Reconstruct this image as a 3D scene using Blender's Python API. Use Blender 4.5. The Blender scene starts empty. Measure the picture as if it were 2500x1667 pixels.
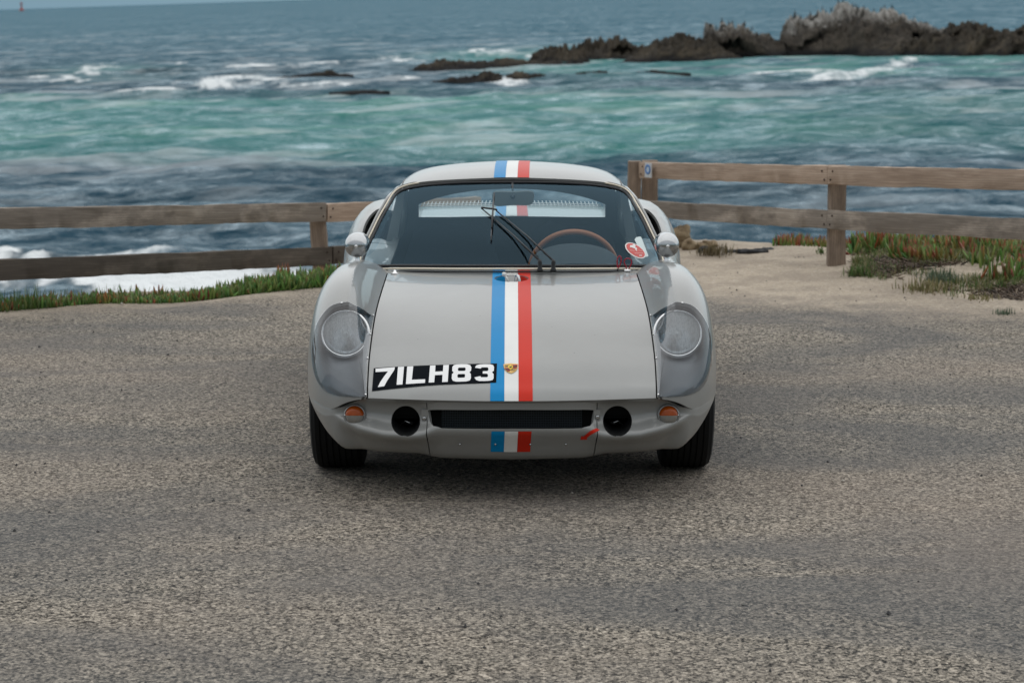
import bpy, math, random
import numpy as np
from mathutils import Matrix, Vector
from mathutils.geometry import delaunay_2d_cdt

random.seed(4); RNG = np.random.default_rng(4)
scene = bpy.context.scene
COL = scene.collection
R = math.radians

# ------------------------------------------------------------------ camera, sky, sun, exposure
# The parking bluff banks by about two degrees to the right, the sea is level: the land is laid out in its own
# frame (x right, y towards the sea, z up, origin under the car's front axle) and LAND turns that into the world.
CAM_H, CAM_D, FOCAL = 1.81, 9.2, 85.0
FPX = FOCAL / 36.0 * 2500.0
PITCH = math.atan((833.5 + 18.0) / FPX)
ROLL = math.atan(0.033)
CAMP = np.array([0.0, -CAM_D, CAM_H])
LAND = Matrix.Translation((0, -CAM_D, CAM_H)) @ Matrix.Rotation(ROLL, 4, 'Y') @ Matrix.Translation((0, CAM_D, -CAM_H))
cam_data = bpy.data.cameras.new('camera')
cam = bpy.data.objects.new('camera', cam_data)
COL.objects.link(cam)
cam_data.lens = FOCAL; cam_data.sensor_width = 36.0
cam_data.clip_start = 0.1; cam_data.clip_end = 30000.0
cam.matrix_world = LAND @ Matrix.Translation((0, -CAM_D, CAM_H)) @ Matrix.Rotation(R(90) - PITCH, 4, 'X')
cam_data.dof.use_dof = True
cam_data.dof.focus_distance = 8.75
cam_data.dof.aperture_fstop = 6.7
scene.camera = cam

SUN_EL, SUN_AZ = 52.0, 8.0         # high behind thin cloud, over the sea and a little to the right
sd = Vector((math.sin(R(SUN_AZ)) * math.cos(R(SUN_EL)), math.cos(R(SUN_AZ)) * math.cos(R(SUN_EL)), math.sin(R(SUN_EL))))
world = bpy.data.worlds.new('World'); scene.world = world; world.use_nodes = True
wn, wl = world.node_tree.nodes, world.node_tree.links
wn.clear()
def wnode(kind, **kw):
    x = wn.new('ShaderNode' + kind)
    for k, v in kw.items(): setattr(x, k, v)
    return x
w_out = wnode('OutputWorld'); w_bg = wnode('Background'); w_bg.inputs['Strength'].default_value = 0.1
w_sky = wnode('TexSky', sky_type='NISHITA', sun_disc=False, sun_elevation=R(SUN_EL), sun_rotation=R(SUN_AZ), air_density=1.0, dust_density=1.0)
w_tc = wnode('TexCoord')
# cloud sheet: soft mottling, whiter at mid height, the blue of the sky texture showing a little overhead and blue-grey sea air low down
w_map = wnode('Mapping'); w_map.inputs['Scale'].default_value = (1.0, 1.0, 2.2)
w_ns = wnode('TexNoise'); w_ns.inputs['Scale'].default_value = 1.7; w_ns.inputs['Detail'].default_value = 6.0; w_ns.inputs['Roughness'].default_value = 0.5
w_var = wnode('MapRange'); w_var.inputs['From Min'].default_value = 0.3; w_var.inputs['From Max'].default_value = 0.7; w_var.inputs['To Min'].default_value = 0.82; w_var.inputs['To Max'].default_value = 1.12
w_sep = wnode('SeparateXYZ'); w_rp = wnode('ValToRGB'); e = w_rp.color_ramp.elements; w_rp.color_ramp.interpolation = 'EASE'
e[0].position = 0.0; e[0].color = (0.20, 0.385, 0.52, 1); e[1].position = 1.0; e[1].color = (0.93, 0.97, 1.0, 1)
for p_, c_ in ((0.07, (0.36, 0.53, 0.63)), (0.24, (0.66, 0.71, 0.74)), (0.55, (0.80, 0.84, 0.87))): q_ = e.new(p_); q_.color = (*c_, 1)
w_mix = wnode('Mix', data_type='RGBA'); w_mix.inputs[0].default_value = 0.88
# brighter towards the veiled sun, as an overcast sky is
w_dot = wnode('VectorMath', operation='DOT_PRODUCT'); w_dot.inputs[1].default_value = sd
w_max = wnode('Math', operation='MAXIMUM'); w_max.inputs[1].default_value = 0.0; w_pow = wnode('Math', operation='POWER'); w_pow.inputs[1].default_value = 2.0
w_mad = wnode('Math', operation='MULTIPLY_ADD'); w_mad.inputs[1].default_value = 0.14; w_mad.inputs[2].default_value = 0.72
w_mul = wnode('Math', operation='MULTIPLY'); w_sc = wnode('VectorMath', operation='SCALE')
wl.new(w_tc.outputs['Generated'], w_map.inputs['Vector']); wl.new(w_map.outputs[0], w_ns.inputs['Vector']); wl.new(w_ns.outputs['Fac'], w_var.inputs['Value'])
wl.new(w_tc.outputs['Generated'], w_sep.inputs[0]); wl.new(w_sep.outputs['Z'], w_rp.inputs['Fac'])
w_ten = wnode('VectorMath', operation='SCALE'); w_ten.inputs['Scale'].default_value = 10.0; wl.new(w_rp.outputs[0], w_ten.inputs[0])
wl.new(w_sky.outputs[0], w_mix.inputs[6]); wl.new(w_ten.outputs[0], w_mix.inputs[7])
wl.new(w_tc.outputs['Generated'], w_dot.inputs[0]); wl.new(w_dot.outputs['Value'], w_max.inputs[0]); wl.new(w_max.outputs[0], w_pow.inputs[0]); wl.new(w_pow.outputs[0], w_mad.inputs[0])
wl.new(w_mad.outputs[0], w_mul.inputs[0]); wl.new(w_var.outputs[0], w_mul.inputs[1])
wl.new(w_mix.outputs[2], w_sc.inputs[0]); wl.new(w_mul.outputs[0], w_sc.inputs['Scale'])
wl.new(w_sc.outputs[0], w_bg.inputs['Color']); wl.new(w_bg.outputs[0], w_out.inputs['Surface'])

sun_data = bpy.data.lights.new('sun', 'SUN'); sun_data.energy = 1.3; sun_data.angle = R(158); sun_data.color = (1.0, 0.95, 0.88)
sun = bpy.data.objects.new('sun', sun_data); COL.objects.link(sun)
sun.rotation_euler = sd.to_track_quat('Z', 'Y').to_euler()

vs = scene.view_settings
vs.view_transform = 'Standard'; vs.look = 'None'; vs.exposure = 0.2; vs.gamma = 1.0; vs.use_curve_mapping = False
scene.cycles.max_bounces = 8; scene.cycles.transparent_max_bounces = 12; scene.cycles.caustics_reflective = False
scene.cycles.caustics_refractive = False

# ------------------------------------------------------------------ maths helpers
CP, SP = math.cos(PITCH), math.sin(PITCH)
def proj(P):
    """land-frame points -> photograph pixels (only used to lay shapes out)"""
    d = np.asarray(P, float) - CAMP
    dep = d[..., 1] * CP - d[..., 2] * SP
    up = d[..., 1] * SP + d[..., 2] * CP
    return np.stack([1250 + FPX * d[..., 0] / dep, 833.5 - FPX * up / dep], -1)
def ray(px, py):
    a, b = (px - 1250) / FPX, (833.5 - py) / FPX
    return np.array([a, CP + b * SP, -SP + b * CP])
def at(px, py, y):
    d = ray(px, py); t = (y + CAM_D) / d[1]
    return CAMP + d * t
def on_ground(px, py, z=0.0):
    d = ray(px, py); t = (z - CAM_H) / d[2]
    return CAMP + d * t

def spline_M(k):
    n = len(k); h = np.diff(k); A = np.zeros((n, n)); B = np.zeros((n, n))
    A[0, 0] = A[-1, -1] = 1
    for i in range(1, n - 1):
        A[i, i - 1] = h[i - 1]; A[i, i] = 2 * (h[i - 1] + h[i]); A[i, i + 1] = h[i]
        B[i, i - 1] = 6 / h[i - 1]; B[i, i] = -6 / h[i - 1] - 6 / h[i]; B[i, i + 1] = 6 / h[i]
    return np.linalg.solve(A, B)
class Basis:
    def __init__(s, k):
        s.k = np.array(k, float); s.M = spline_M(s.k)
    def __call__(s, t):
        t = np.clip(np.asarray(t, float), s.k[0], s.k[-1]); n = len(s.k)
        i = np.clip(np.searchsorted(s.k, t, side='right') - 1, 0, n - 2)
        h = s.k[i + 1] - s.k[i]; b = (t - s.k[i]) / h; a = 1 - b
        W = np.zeros((len(t), n)); r = np.arange(len(t))
        W[r, i] += a; W[r, i + 1] += b
        W += ((a ** 3 - a) * h * h / 6)[:, None] * s.M[i] + ((b ** 3 - b) * h * h / 6)[:, None] * s.M[i + 1]
        return W
def curve1(pts):
    k = [p[0] for p in pts]; v = np.array([p[1] for p in pts], float); B = Basis(k)
    def f(t):
        t = np.asarray(t, float); return (B(t.ravel()) @ v).reshape(t.shape)
    return f
def lin1(pts):
    k = np.array([p[0] for p in pts], float); v = np.array([p[1] for p in pts], float)
    return lambda t: np.interp(t, k, v)
def net(us, vs_, P):
    Bu, Bv = Basis(us), Basis(vs_); P = np.array(P, float)
    return lambda u, v: np.einsum('ni,nj,ijk->nk', Bu(u), Bv(v), P, optimize=True)
def mirror(S):
    def f(u, v):
        p = S(u, v).copy(); p[:, 0] *= -1; return p
    return f
def smooth(a, b, x):
    t = np.clip((x - a) / (b - a), 0, 1); return t * t * (3 - 2 * t)
def surf_normal(S, u, v, eps=(1e-3, 1e-3)):
    du = S(u + eps[0], v) - S(u - eps[0], v); dv = S(u, v + eps[1]) - S(u, v - eps[1])
    n = np.cross(du, dv); l = np.linalg.norm(n, axis=1, keepdims=True); return n / np.maximum(l, 1e-12)

# 2-D / 3-D value noise
def _h(i, j, k, s):
    h = (i * 374761393 + j * 668265263 + k * 2147483647 + s * 974634777) & 0xFFFFFFFF
    h = ((h ^ (h >> 13)) * 1274126177) & 0xFFFFFFFF
    return ((h ^ (h >> 16)) & 0xFFFFFF) / float(0xFFFFFF)
def noise2(x, y, s=0):
    x = np.asarray(x, float); y = np.asarray(y, float)
    i = np.floor(x).astype(np.int64); j = np.floor(y).astype(np.int64)
    fx = x - i; fy = y - j
    fx = fx * fx * fx * (fx * (fx * 6 - 15) + 10); fy = fy * fy * fy * (fy * (fy * 6 - 15) + 10)
    a = _h(i, j, 0, s); b = _h(i + 1, j, 0, s); c = _h(i, j + 1, 0, s); d = _h(i + 1, j + 1, 0, s)
    return (a * (1 - fx) + b * fx) * (1 - fy) + (c * (1 - fx) + d * fx) * fy
def fbm(x, y, o=4, s=0, g=0.5):
    r = 0; a = 1; t = 0
    for n in range(o):
        r = r + a * noise2(np.asarray(x) * 2 ** n + 17.3 * n, np.asarray(y) * 2 ** n - 9.1 * n, s + n); t += a; a *= g
    return r / t
def ridged(x, y, o=4, s=0, g=0.55):
    r = 0; a = 1; t = 0
    for n in range(o):
        r = r + a * (1 - np.abs(2 * noise2(np.asarray(x) * 2 ** n + 5.7 * n, np.asarray(y) * 2 ** n + 3.3 * n, s + n) - 1)); t += a; a *= g
    return r / t

# ------------------------------------------------------------------ material helpers
MATS = {}
def mat(name, col=(0.5, 0.5, 0.5), rough=0.5, metal=0.0, coat=0.0, coat_rough=0.03, spec=0.5, trans=0.0, ior=1.5, alpha=1.0):
    if name in MATS: return MATS[name]
    m = bpy.data.materials.new(name); m.use_nodes = True; MATS[name] = m
    b = m.node_tree.nodes['Principled BSDF']
    b.inputs['Base Color'].default_value = (*col, 1); b.inputs['Roughness'].default_value = rough; b.inputs['Metallic'].default_value = metal
    b.inputs['Coat Weight'].default_value = coat; b.inputs['Coat Roughness'].default_value = coat_rough
    b.inputs['Specular IOR Level'].default_value = spec; b.inputs['Transmission Weight'].default_value = trans
    b.inputs['IOR'].default_value = ior; b.inputs['Alpha'].default_value = alpha
    return m
class N:
    """tiny node-graph helper"""
    def __init__(s, m): s.t = m.node_tree; s.b = s.t.nodes.get('Principled BSDF')
    def n(s, kind, **kw):
        x = s.t.nodes.new('ShaderNode' + kind)
        for k, v in kw.items():
            if k.startswith('i_'): x.inputs[k[2:].replace('_', ' ')].default_value = v
            else: setattr(x, k, v)
        return x
    def l(s, a, b): s.t.links.new(a, b)
    def coord(s, scale=(1, 1, 1), kind='Object', rot=(0, 0, 0)):
        c = s.n('TexCoord'); m = s.n('Mapping'); m.inputs['Scale'].default_value = scale; m.inputs['Rotation'].default_value = rot
        s.l(c.outputs[kind], m.inputs['Vector']); return m.outputs[0]
    def noise(s, vec, scale, detail=4, rough=0.5, dist=0.0):
        x = s.n('TexNoise'); x.inputs['Scale'].default_value = scale; x.inputs['Detail'].default_value = detail
        x.inputs['Roughness'].default_value = rough; x.inputs['Distortion'].default_value = dist; s.l(vec, x.inputs['Vector']); return x.outputs['Fac']
    def ramp(s, fac, stops, interp='LINEAR'):
        x = s.n('ValToRGB'); x.color_ramp.interpolation = interp; e = x.color_ramp.elements
        while len(e) < len(stops): e.new(0.5)
        for q, (p, c) in zip(e, stops):
            q.position = p; q.color = (*c, 1) if not isinstance(c, (int, float)) else (c, c, c, 1)
        s.l(fac, x.inputs['Fac']); return x.outputs['Color']
    def mix(s, fac, a, b, mode='MIX'):
        x = s.n('Mix', data_type='RGBA', blend_type=mode)
        for v, i in ((fac, 0), (a, 6), (b, 7)):
            if isinstance(v, (int, float)): x.inputs[i].default_value = v if i == 0 else (v, v, v, 1)
            elif isinstance(v, tuple): x.inputs[i].default_value = (*v, 1)
            else: s.l(v, x.inputs[i])
        return x.outputs[2]
    def math(s, op, a, b=0.0, clamp=False):
        x = s.n('Math', operation=op, use_clamp=clamp)
        for v, i in ((a, 0), (b, 1)):
            if isinstance(v, (int, float)): x.inputs[i].default_value = v
            else: s.l(v, x.inputs[i])
        return x.outputs[0]
    def bump(s, h, strength=0.3, dist=0.01, normal=None):
        x = s.n('Bump'); x.inputs['Strength'].default_value = strength; x.inputs['Distance'].default_value = dist
        s.l(h, x.inputs['Height'])
        if normal is not None: s.l(normal, x.inputs['Normal'])
        return x.outputs[0]
    def attr(s, name):
        x = s.n('Attribute'); x.attribute_name = name; return x

def paint(name, col, metal=0.0, rough=0.4, coat=0.12, spec=0.5, chips=False):
    if name in MATS: return MATS[name]
    m = mat(name, col, rough, metal, coat, 0.025, spec)
    g = N(m); v = g.coord()
    n1 = g.noise(v, 3.0, 5, 0.6); n2 = g.noise(v, 55.0, 3, 0.6)
    c = g.mix(g.ramp(n1, [(0.35, 0.0), (0.7, 1.0)]), tuple(x * 0.94 for x in col), tuple(min(1, x * 1.03) for x in col))
    if chips:      # stone chips and flecks of road dirt
        vc = g.n('TexVoronoi'); vc.inputs['Scale'].default_value = 26; g.l(v, vc.inputs['Vector']); sc_ = g.n('SeparateColor'); g.l(vc.outputs['Color'], sc_.inputs[0])
        c = g.mix(g.math('MULTIPLY', g.ramp(vc.outputs['Distance'], [(0.045, 0.75), (0.07, 0.0)]), g.ramp(sc_.outputs[0], [(0.80, 0.0), (0.86, 1.0)])), c, (0.07, 0.07, 0.07))
        c = g.mix(g.ramp(g.noise(g.coord((1, 1, 3)), 11.0, 6, 0.7), [(0.56, 0.0), (0.80, 0.14)]), c, (0.24, 0.22, 0.19))
    g.l(c, g.b.inputs['Base Color'])
    g.l(g.ramp(n2, [(0.3, 0.018), (0.75, 0.07)]), g.b.inputs['Coat Roughness'])
    orange = g.bump(g.noise(v, 7.0, 2, 0.5), 0.05, 0.02)
    g.l(orange, g.b.inputs['Coat Normal'])
    return m
M_SILVER = paint('silver_paint', (0.285, 0.289, 0.283), 0.12, 0.32, 0.55, 0.35, chips=True)
M_BLUE = paint('blue_paint', (0.0, 0.245, 0.56), coat=0.06, spec=0.15); M_WHITE = paint('white_paint', (0.80, 0.80, 0.78), coat=0.06, spec=0.15); M_RED = paint('red_paint', (0.62, 0.026, 0.010), coat=0.06, spec=0.15)
M_PLATE = mat('decal_black', (0.003, 0.005, 0.008), 0.7, 0, 0.0, spec=0.05); M_LETTER = mat('decal_white', (0.85, 0.85, 0.85), 0.4, 0, 0.3)
M_CHROME = mat('chrome', (0.78, 0.78, 0.78), 0.09, 1.0); M_ALU = mat('dull_aluminium', (0.50, 0.51, 0.52), 0.2, 1.0)
M_RUBBER = mat('black_rubber', (0.012, 0.013, 0.015), 0.55); M_BLACK = mat('black_plastic', (0.009, 0.010, 0.012), 0.4)
M_DARK = mat('dark_cavity', (0.006, 0.007, 0.008), 0.8); M_INT = mat('interior_trim', (0.022, 0.025, 0.030), 0.75)
M_TRIM = mat('cream_window_trim', (0.82, 0.74, 0.60), 0.35); M_SEAL = mat('window_seal', (0.012, 0.013, 0.016), 0.5)
M_BUCKET = mat('bucket_paint', (0.24, 0.255, 0.275), 0.40, 0.2)
M_CABLE = mat('red_cable', (0.36, 0.008, 0.03), 0.4)

def glass_mat(name, tint=(0.9, 0.94, 0.95), rough=0.0, ior=1.45, body=1.0, refl=(0.86, 0.95, 1.0)):
    """thin pane: clear straight through, mirror by angle"""
    if name in MATS: return MATS[name]
    m = bpy.data.materials.new(name); m.use_nodes = True; MATS[name] = m
    t = m.node_tree; t.nodes.clear(); g = N(m); g.t = t
    o = g.n('OutputMaterial'); tr = g.n('BsdfTransparent'); tr.inputs[0].default_value = (*tint, 1)
    gl = g.n('BsdfGlossy'); gl.inputs['Roughness'].default_value = rough; gl.inputs['Color'].default_value = (*refl, 1)
    fr = g.n('Fresnel'); fr.inputs['IOR'].default_value = ior
    f2 = g.math('MULTIPLY', fr.outputs[0], 0.62 * body, True)
    mx = g.n('MixShader'); g.l(f2, mx.inputs[0]); g.l(tr.outputs[0], mx.inputs[1]); g.l(gl.outputs[0], mx.inputs[2])
    g.l(mx.outputs[0], o.inputs[0]); return m
M_GLASS = glass_mat('windscreen_glass', (0.80, 0.87, 0.89), refl=(0.48, 0.78, 1.0)); M_PERSPEX = glass_mat('perspex_cover', (0.94, 0.96, 0.97), 0.012, 1.48, 1.5, (0.98, 0.98, 1.0))
M_FLANGE = mat('flange_paint', (0.40, 0.41, 0.42), 0.35, 0.4)

# ------------------------------------------------------------------ object helpers
LANDOBJ = []
def link(o, parent=None):
    COL.objects.link(o)
    if parent is not None: o.parent = parent
    return o
def tag(o, label=None, cat=None, group=None, kind=None, land=True):
    if label: o['label'] = label
    if cat: o['category'] = cat
    if group: o['group'] = group
    if kind: o['kind'] = kind
    if land and o.parent is None: LANDOBJ.append(o)
    return o
def empty(name, loc=(0, 0, 0), rz=0.0):
    o = bpy.data.objects.new(name, None); o.location = loc; o.rotation_euler = (0, 0, rz); o.empty_display_size = 0.2
    return link(o)
def mesh(name, V, F, m=None, parent=None, sm=True, mi=None):
    me = bpy.data.meshes.new(name); me.from_pydata([tuple(map(float, v)) for v in V], [], [tuple(int(i) for i in f) for f in F])
    ms = m if isinstance(m, (list, tuple)) else [m]
    for x in ms:
        if x: me.materials.append(x)
    if mi is not None: me.polygons.foreach_set('material_index', np.asarray(mi, np.int32))
    me.polygons.foreach_set('use_smooth', np.full(len(me.polygons), sm)); me.update()
    return link(bpy.data.objects.new(name, me), parent)
class MB:
    """collects simple solids into one mesh"""
    def __init__(s): s.V = []; s.F = []; s.m = []
    def add(s, V, F, mi=0):
        o = len(s.V); s.V += [tuple(v) for v in V]; s.F += [tuple(i + o for i in f) for f in F]; s.m += [mi] * len(F); return s
    def box(s, c, h, M=None, mi=0, bev=0.0):
        c = np.array(c, float); h = np.array(h, float)
        V = np.array([[x, y, z] for x in (-1, 1) for y in (-1, 1) for z in (-1, 1)], float) * h
        F = [(0, 1, 3, 2), (4, 6, 7, 5), (0, 4, 5, 1), (2, 3, 7, 6), (0, 2, 6, 4), (1, 5, 7, 3)]
        if M is not None: V = V @ np.array(M.to_3x3()).T
        return s.add(V + c, F, mi)
    def tube(s, pts, r, n=8, closed=False, cap=True, mi=0, flat=1.0, upv=None):
        P = np.array(pts, float); k = len(P); rr = np.full(k, r) if np.isscalar(r) else np.array(r, float)
        T = np.roll(P, -1, 0) - np.roll(P, 1, 0) if closed else np.gradient(P, axis=0)
        T /= np.maximum(np.linalg.norm(T, axis=1, keepdims=True), 1e-9)
        a = np.array([0, 0, 1.0]) if upv is None else np.array(upv, float)
        if upv is None and abs(T[0] @ a) > 0.9: a = np.array([1.0, 0, 0])
        V = []; prev = a
        for i in range(k):
            b = prev - (prev @ T[i]) * T[i]; b /= max(np.linalg.norm(b), 1e-9); c = np.cross(T[i], b)
            if upv is None: prev = b
            for q in range(n):
                w = 2 * math.pi * q / n; V.append(P[i] + rr[i] * (math.cos(w) * b * flat + math.sin(w) * c))
        F = []
        for i in range(k if closed else k - 1):
            j = (i + 1) % k
            for q in range(n): F.append((i * n + q, i * n + (q + 1) % n, j * n + (q + 1) % n, j * n + q))
        if cap and not closed: F += [tuple(range(n))[::-1], tuple((k - 1) * n + q for q in range(n))]
        return s.add(V, F, mi)
    def lathe(s, prof, c=(0, 0, 0), axis='Z', n=24, M=None, mi=0, capa=True):
        V = []; F = []
        for (r, h) in prof:
            for q in range(n):
                w = 2 * math.pi * q / n; x, y = r * math.cos(w), r * math.sin(w)
                V.append({'Z': (x, y, h), 'Y': (x, h, y), 'X': (h, x, y)}[axis])
        for i in range(len(prof) - 1):
            for q in range(n): F.append((i * n + q, i * n + (q + 1) % n, (i + 1) * n + (q + 1) % n, (i + 1) * n + q))
        if capa: F += [tuple(range(n))[::-1], tuple((len(prof) - 1) * n + q for q in range(n))]
        V = np.array(V)
        if M is not None: V = V @ np.array(M.to_3x3()).T
        return s.add(V + np.array(c, float), F, mi)
    def build(s, name, m, parent=None, sm=True): return mesh(name, s.V, s.F, m, parent, sm, s.m)
def auto(o, ang=35):
    """smooth with sharp edges"""
    me = o.data; me.set_sharp_from_angle(angle=R(ang)); return o
def ellipse(cx, cy, rx, ry, n=32, rot=0.0):
    return [(cx + rx * math.cos(w) * math.cos(rot) - ry * math.sin(w) * math.sin(rot), cy + rx * math.cos(w) * math.sin(rot) + ry * math.sin(w) * math.cos(rot)) for w in np.linspace(0, 2 * math.pi, n, endpoint=False)]
def resample(poly, h, closed=True):
    P = np.array(poly, float); out = []
    n = len(P)
    for i in range(n if closed else n - 1):
        a, b = P[i], P[(i + 1) % n]; k = max(1, int(math.ceil(np.linalg.norm(b - a) / h)))
        for q in range(k): out.append(a + (b - a) * q / k)
    if not closed: out.append(P[-1])
    return np.array(out)
def smooth_poly(pts, n=80, closed=True):
    """C2 curve through points"""
    P = np.array(pts, float)
    if closed: P = np.vstack([P[-3:], P, P[:4]])
    d = np.r_[0, np.cumsum(np.sqrt(np.linalg.norm(np.diff(P, axis=0), axis=1)) + 1e-9)]
    B = Basis(d); t = np.linspace(d[3], d[-4], n, endpoint=False) if closed else np.linspace(d[0], d[-1], n)
    return B(t) @ P
def inside(P, poly):
    x, y = P[:, 0], P[:, 1]; r = np.zeros(len(P), bool); q = np.array(poly)
    for (x1, y1), (x2, y2) in zip(q, np.roll(q, -1, 0)):
        if y1 == y2: continue
        r ^= ((y1 > y) != (y2 > y)) & (x < (x2 - x1) * (y - y1) / (y2 - y1) + x1)
    return r
def seg_dist(P, poly):
    q = np.array(poly); d = np.full(len(P), 1e9)
    for a, b in zip(q, np.roll(q, -1, 0)):
        ab = b - a; t = np.clip(((P - a) @ ab) / max(ab @ ab, 1e-12), 0, 1); d = np.minimum(d, np.linalg.norm(P - a - t[:, None] * ab, axis=1))
    return d
def panel(name, S, outer, holes=(), h=0.03, m=None, parent=None, rim=0.012, off=0.0, sc=(1.0, 1.0), up=None, eps=(1e-3, 1e-3), bh=None):
    """a sheet of the surface S(u,v) bounded by outlines in (u,v), with returned edges; exact surface normals"""
    sc = np.array(sc, float); bh = bh or h
    loops = [resample(np.array(outer, float) * sc, bh)] + [resample(np.array(q, float) * sc, bh) for q in holes]
    mn, mx = loops[0].min(0), loops[0].max(0)
    gx = np.arange(mn[0], mx[0], h); gy = np.arange(mn[1], mx[1], h * 0.87)
    G = np.array([(x + (0.5 * h if j % 2 else 0), y) for j, y in enumerate(gy) for x in gx])
    if len(G):
        k = inside(G, loops[0])
        for l in loops[1:]: k &= ~inside(G, l)
        G = G[k]
        for l in loops:
            if len(G): G = G[seg_dist(G, l) > 0.45 * min(h, bh * 1.5)]
    pts = []; edges = []
    for l in loops:
        o = len(pts); pts += [tuple(p) for p in l]; edges += [(o + i, o + (i + 1) % len(l)) for i in range(len(l))]
    nb = len(pts); pts += [tuple(p) for p in G]
    res = delaunay_2d_cdt([Vector(p) for p in pts], edges, [], 0, 1e-7)
    P2 = np.array([tuple(v) for v in res[0]]); T = np.array([tuple(f) for f in res[2]])
    c = P2[T].mean(1); k = inside(c, loops[0])
    for l in loops[1:]: k &= ~inside(c, l)
    T = T[k]
    uv = P2 / sc; X = S(uv[:, 0], uv[:, 1]); Nn = surf_normal(S, uv[:, 0], uv[:, 1], eps)
    upv = np.array(up if up is not None else (0, -0.5, 1.0), float)
    if np.median(Nn @ upv) < 0: Nn = -Nn
    fn = np.cross(X[T[:, 1]] - X[T[:, 0]], X[T[:, 2]] - X[T[:, 0]])
    if np.median(np.einsum('ij,ij->i', fn, Nn[T[:, 0]])) < 0: T = T[:, ::-1]
    X = X + Nn * off
    V = list(X); F = [tuple(t) for t in T]; LN = [Nn[i] for t in T for i in t]
    if rim:
        # boundary edges of the kept triangles
        from collections import Counter
        cnt = Counter(); 
        for t in T:
            for a, b in ((t[0], t[1]), (t[1], t[2]), (t[2], t[0])): cnt[(min(a, b), max(a, b))] += 1
        for t in T:
            for a, b in ((t[0], t[1]), (t[1], t[2]), (t[2], t[0])):
                if cnt[(min(a, b), max(a, b))] == 1:
                    o = len(V); V += [X[b], X[a], X[a] - Nn[a] * rim, X[b] - Nn[b] * rim]; F.append((o, o + 1, o + 2, o + 3))
                    nn = np.cross(X[a] - X[b], -Nn[a]); nn /= max(np.linalg.norm(nn), 1e-9); LN += [nn] * 4
    o = mesh(name, V, F, m, parent)
    o.data.normals_split_custom_set([tuple(map(float, q)) for q in LN])
    return o
def inv_px(S, ul, vl, pts, guess=None, nu=90, nv=160):
    """(u,v) of the nearest surface points that the given pixels see"""
    U, Vv = np.meshgrid(np.linspace(*ul, nu), np.linspace(*vl, nv), indexing='ij'); U = U.ravel(); Vv = Vv.ravel()
    X = S(U, Vv); Q = proj(X); dep = np.linalg.norm(X - CAMP, axis=1); out = []
    for p in pts:
        d = np.linalg.norm(Q - np.array(p), axis=1); dm = d.min()
        c = np.where(d < dm + 6)[0]; i = c[np.argmin(dep[c] + d[c] * 0.01)]
        u, v = U[i], Vv[i]
        for _ in range(12):
            e = 1e-4
            A = np.array([u, u + e, u]); Bq = np.array([v, v, v + e]); q = proj(S(A, Bq))
            J = np.stack([(q[1] - q[0]) / e, (q[2] - q[0]) / e], 1)
            try: st = np.linalg.lstsq(J, np.array(p) - q[0], rcond=1e-6)[0]
            except Exception: break
            st = np.clip(st, [-(ul[1] - ul[0]) * 0.05, -(vl[1] - vl[0]) * 0.05], [(ul[1] - ul[0]) * 0.05, (vl[1] - vl[0]) * 0.05])
            u = min(max(u + st[0], ul[0]), ul[1]); v = min(max(v + st[1], vl[0]), vl[1])
        out.append((u, v))
    return out

# ================================================================== THE CAR
car = empty('sports_car')
tag(car, 'silver vintage racing coupe with blue, white and red stripes parked on the asphalt', 'car')

yo = lambda x: 0.035 * (np.abs(x) / 0.5) ** 2
zh = curve1([(-0.735, 0.372), (-0.715, 0.395), (-0.68, 0.418), (-0.60, 0.462), (-0.48, 0.514), (-0.33, 0.569), (-0.15, 0.620), (0.05, 0.660), (0.25, 0.686), (0.45, 0.701), (0.70, 0.712)])
crown = lin1([(-0.735, -0.007), (-0.4, 0.010), (0.1, 0.014), (0.5, 0.012), (1, 0.012)])
def Hz(x, y): return zh(np.asarray(y) - yo(x)) - crown(y) * (np.abs(x) / 0.5) ** 2
def S_hood(x, y): return np.stack([x, y, Hz(x, y)], -1)

wY = curve1([(-0.70, 0.526), (-0.675, 0.580), (-0.63, 0.637), (-0.56, 0.692), (-0.44, 0.738), (-0.32, 0.760), (-0.15, 0.768), (0.05, 0.770), (0.3, 0.768), (0.7, 0.760), (1.2, 0.757), (1.6, 0.765), (2.0, 0.786), (2.4, 0.786), (2.9, 0.745), (3.34, 0.66)])
zcY = curve1([(-0.70, 0.384), (-0.68, 0.404), (-0.64, 0.446), (-0.58, 0.505), (-0.5, 0.568), (-0.4, 0.630), (-0.3, 0.678), (-0.2, 0.714), (-0.1, 0.738), (0, 0.751), (0.12, 0.757), (0.3, 0.754), (0.5, 0.737), (0.7, 0.718), (1.0, 0.703), (1.25, 0.706), (1.45, 0.735), (1.65, 0.80), (1.9, 0.838), (2.2, 0.842), (2.6, 0.81), (3.0, 0.75), (3.34, 0.69)])
xcY = curve1([(-0.70, 0.522), (-0.66, 0.556), (-0.6, 0.588), (-0.5, 0.610), (-0.3, 0.620), (0, 0.622), (0.3, 0.620), (0.7, 0.622), (1.3, 0.615), (1.9, 0.585), (2.4, 0.58), (3, 0.56), (3.34, 0.54)])
zwY = curve1([(-0.70, 0.377), (-0.675, 0.364), (-0.63, 0.332), (-0.56, 0.333), (-0.44, 0.342), (-0.32, 0.375), (-0.15, 0.45), (0.05, 0.475), (0.3, 0.455), (1.2, 0.46), (2.3, 0.50), (3.34, 0.45)])
QS = [0, .2, .4, .6, .8, 1, 1.15, 1.3, 1.45, 1.6, 1.75, 1.9, 2, 2.25, 2.6, 3]
YS = [-.70, -.685, -.66, -.62, -.56, -.48, -.39, -.3, -.2, -.1, 0, .15, .3, .45, .62, .8, 1.0, 1.2, 1.35, 1.5, 1.65, 1.8, 2.0, 2.3, 2.7, 3.0, 3.2, 3.34]
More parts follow.
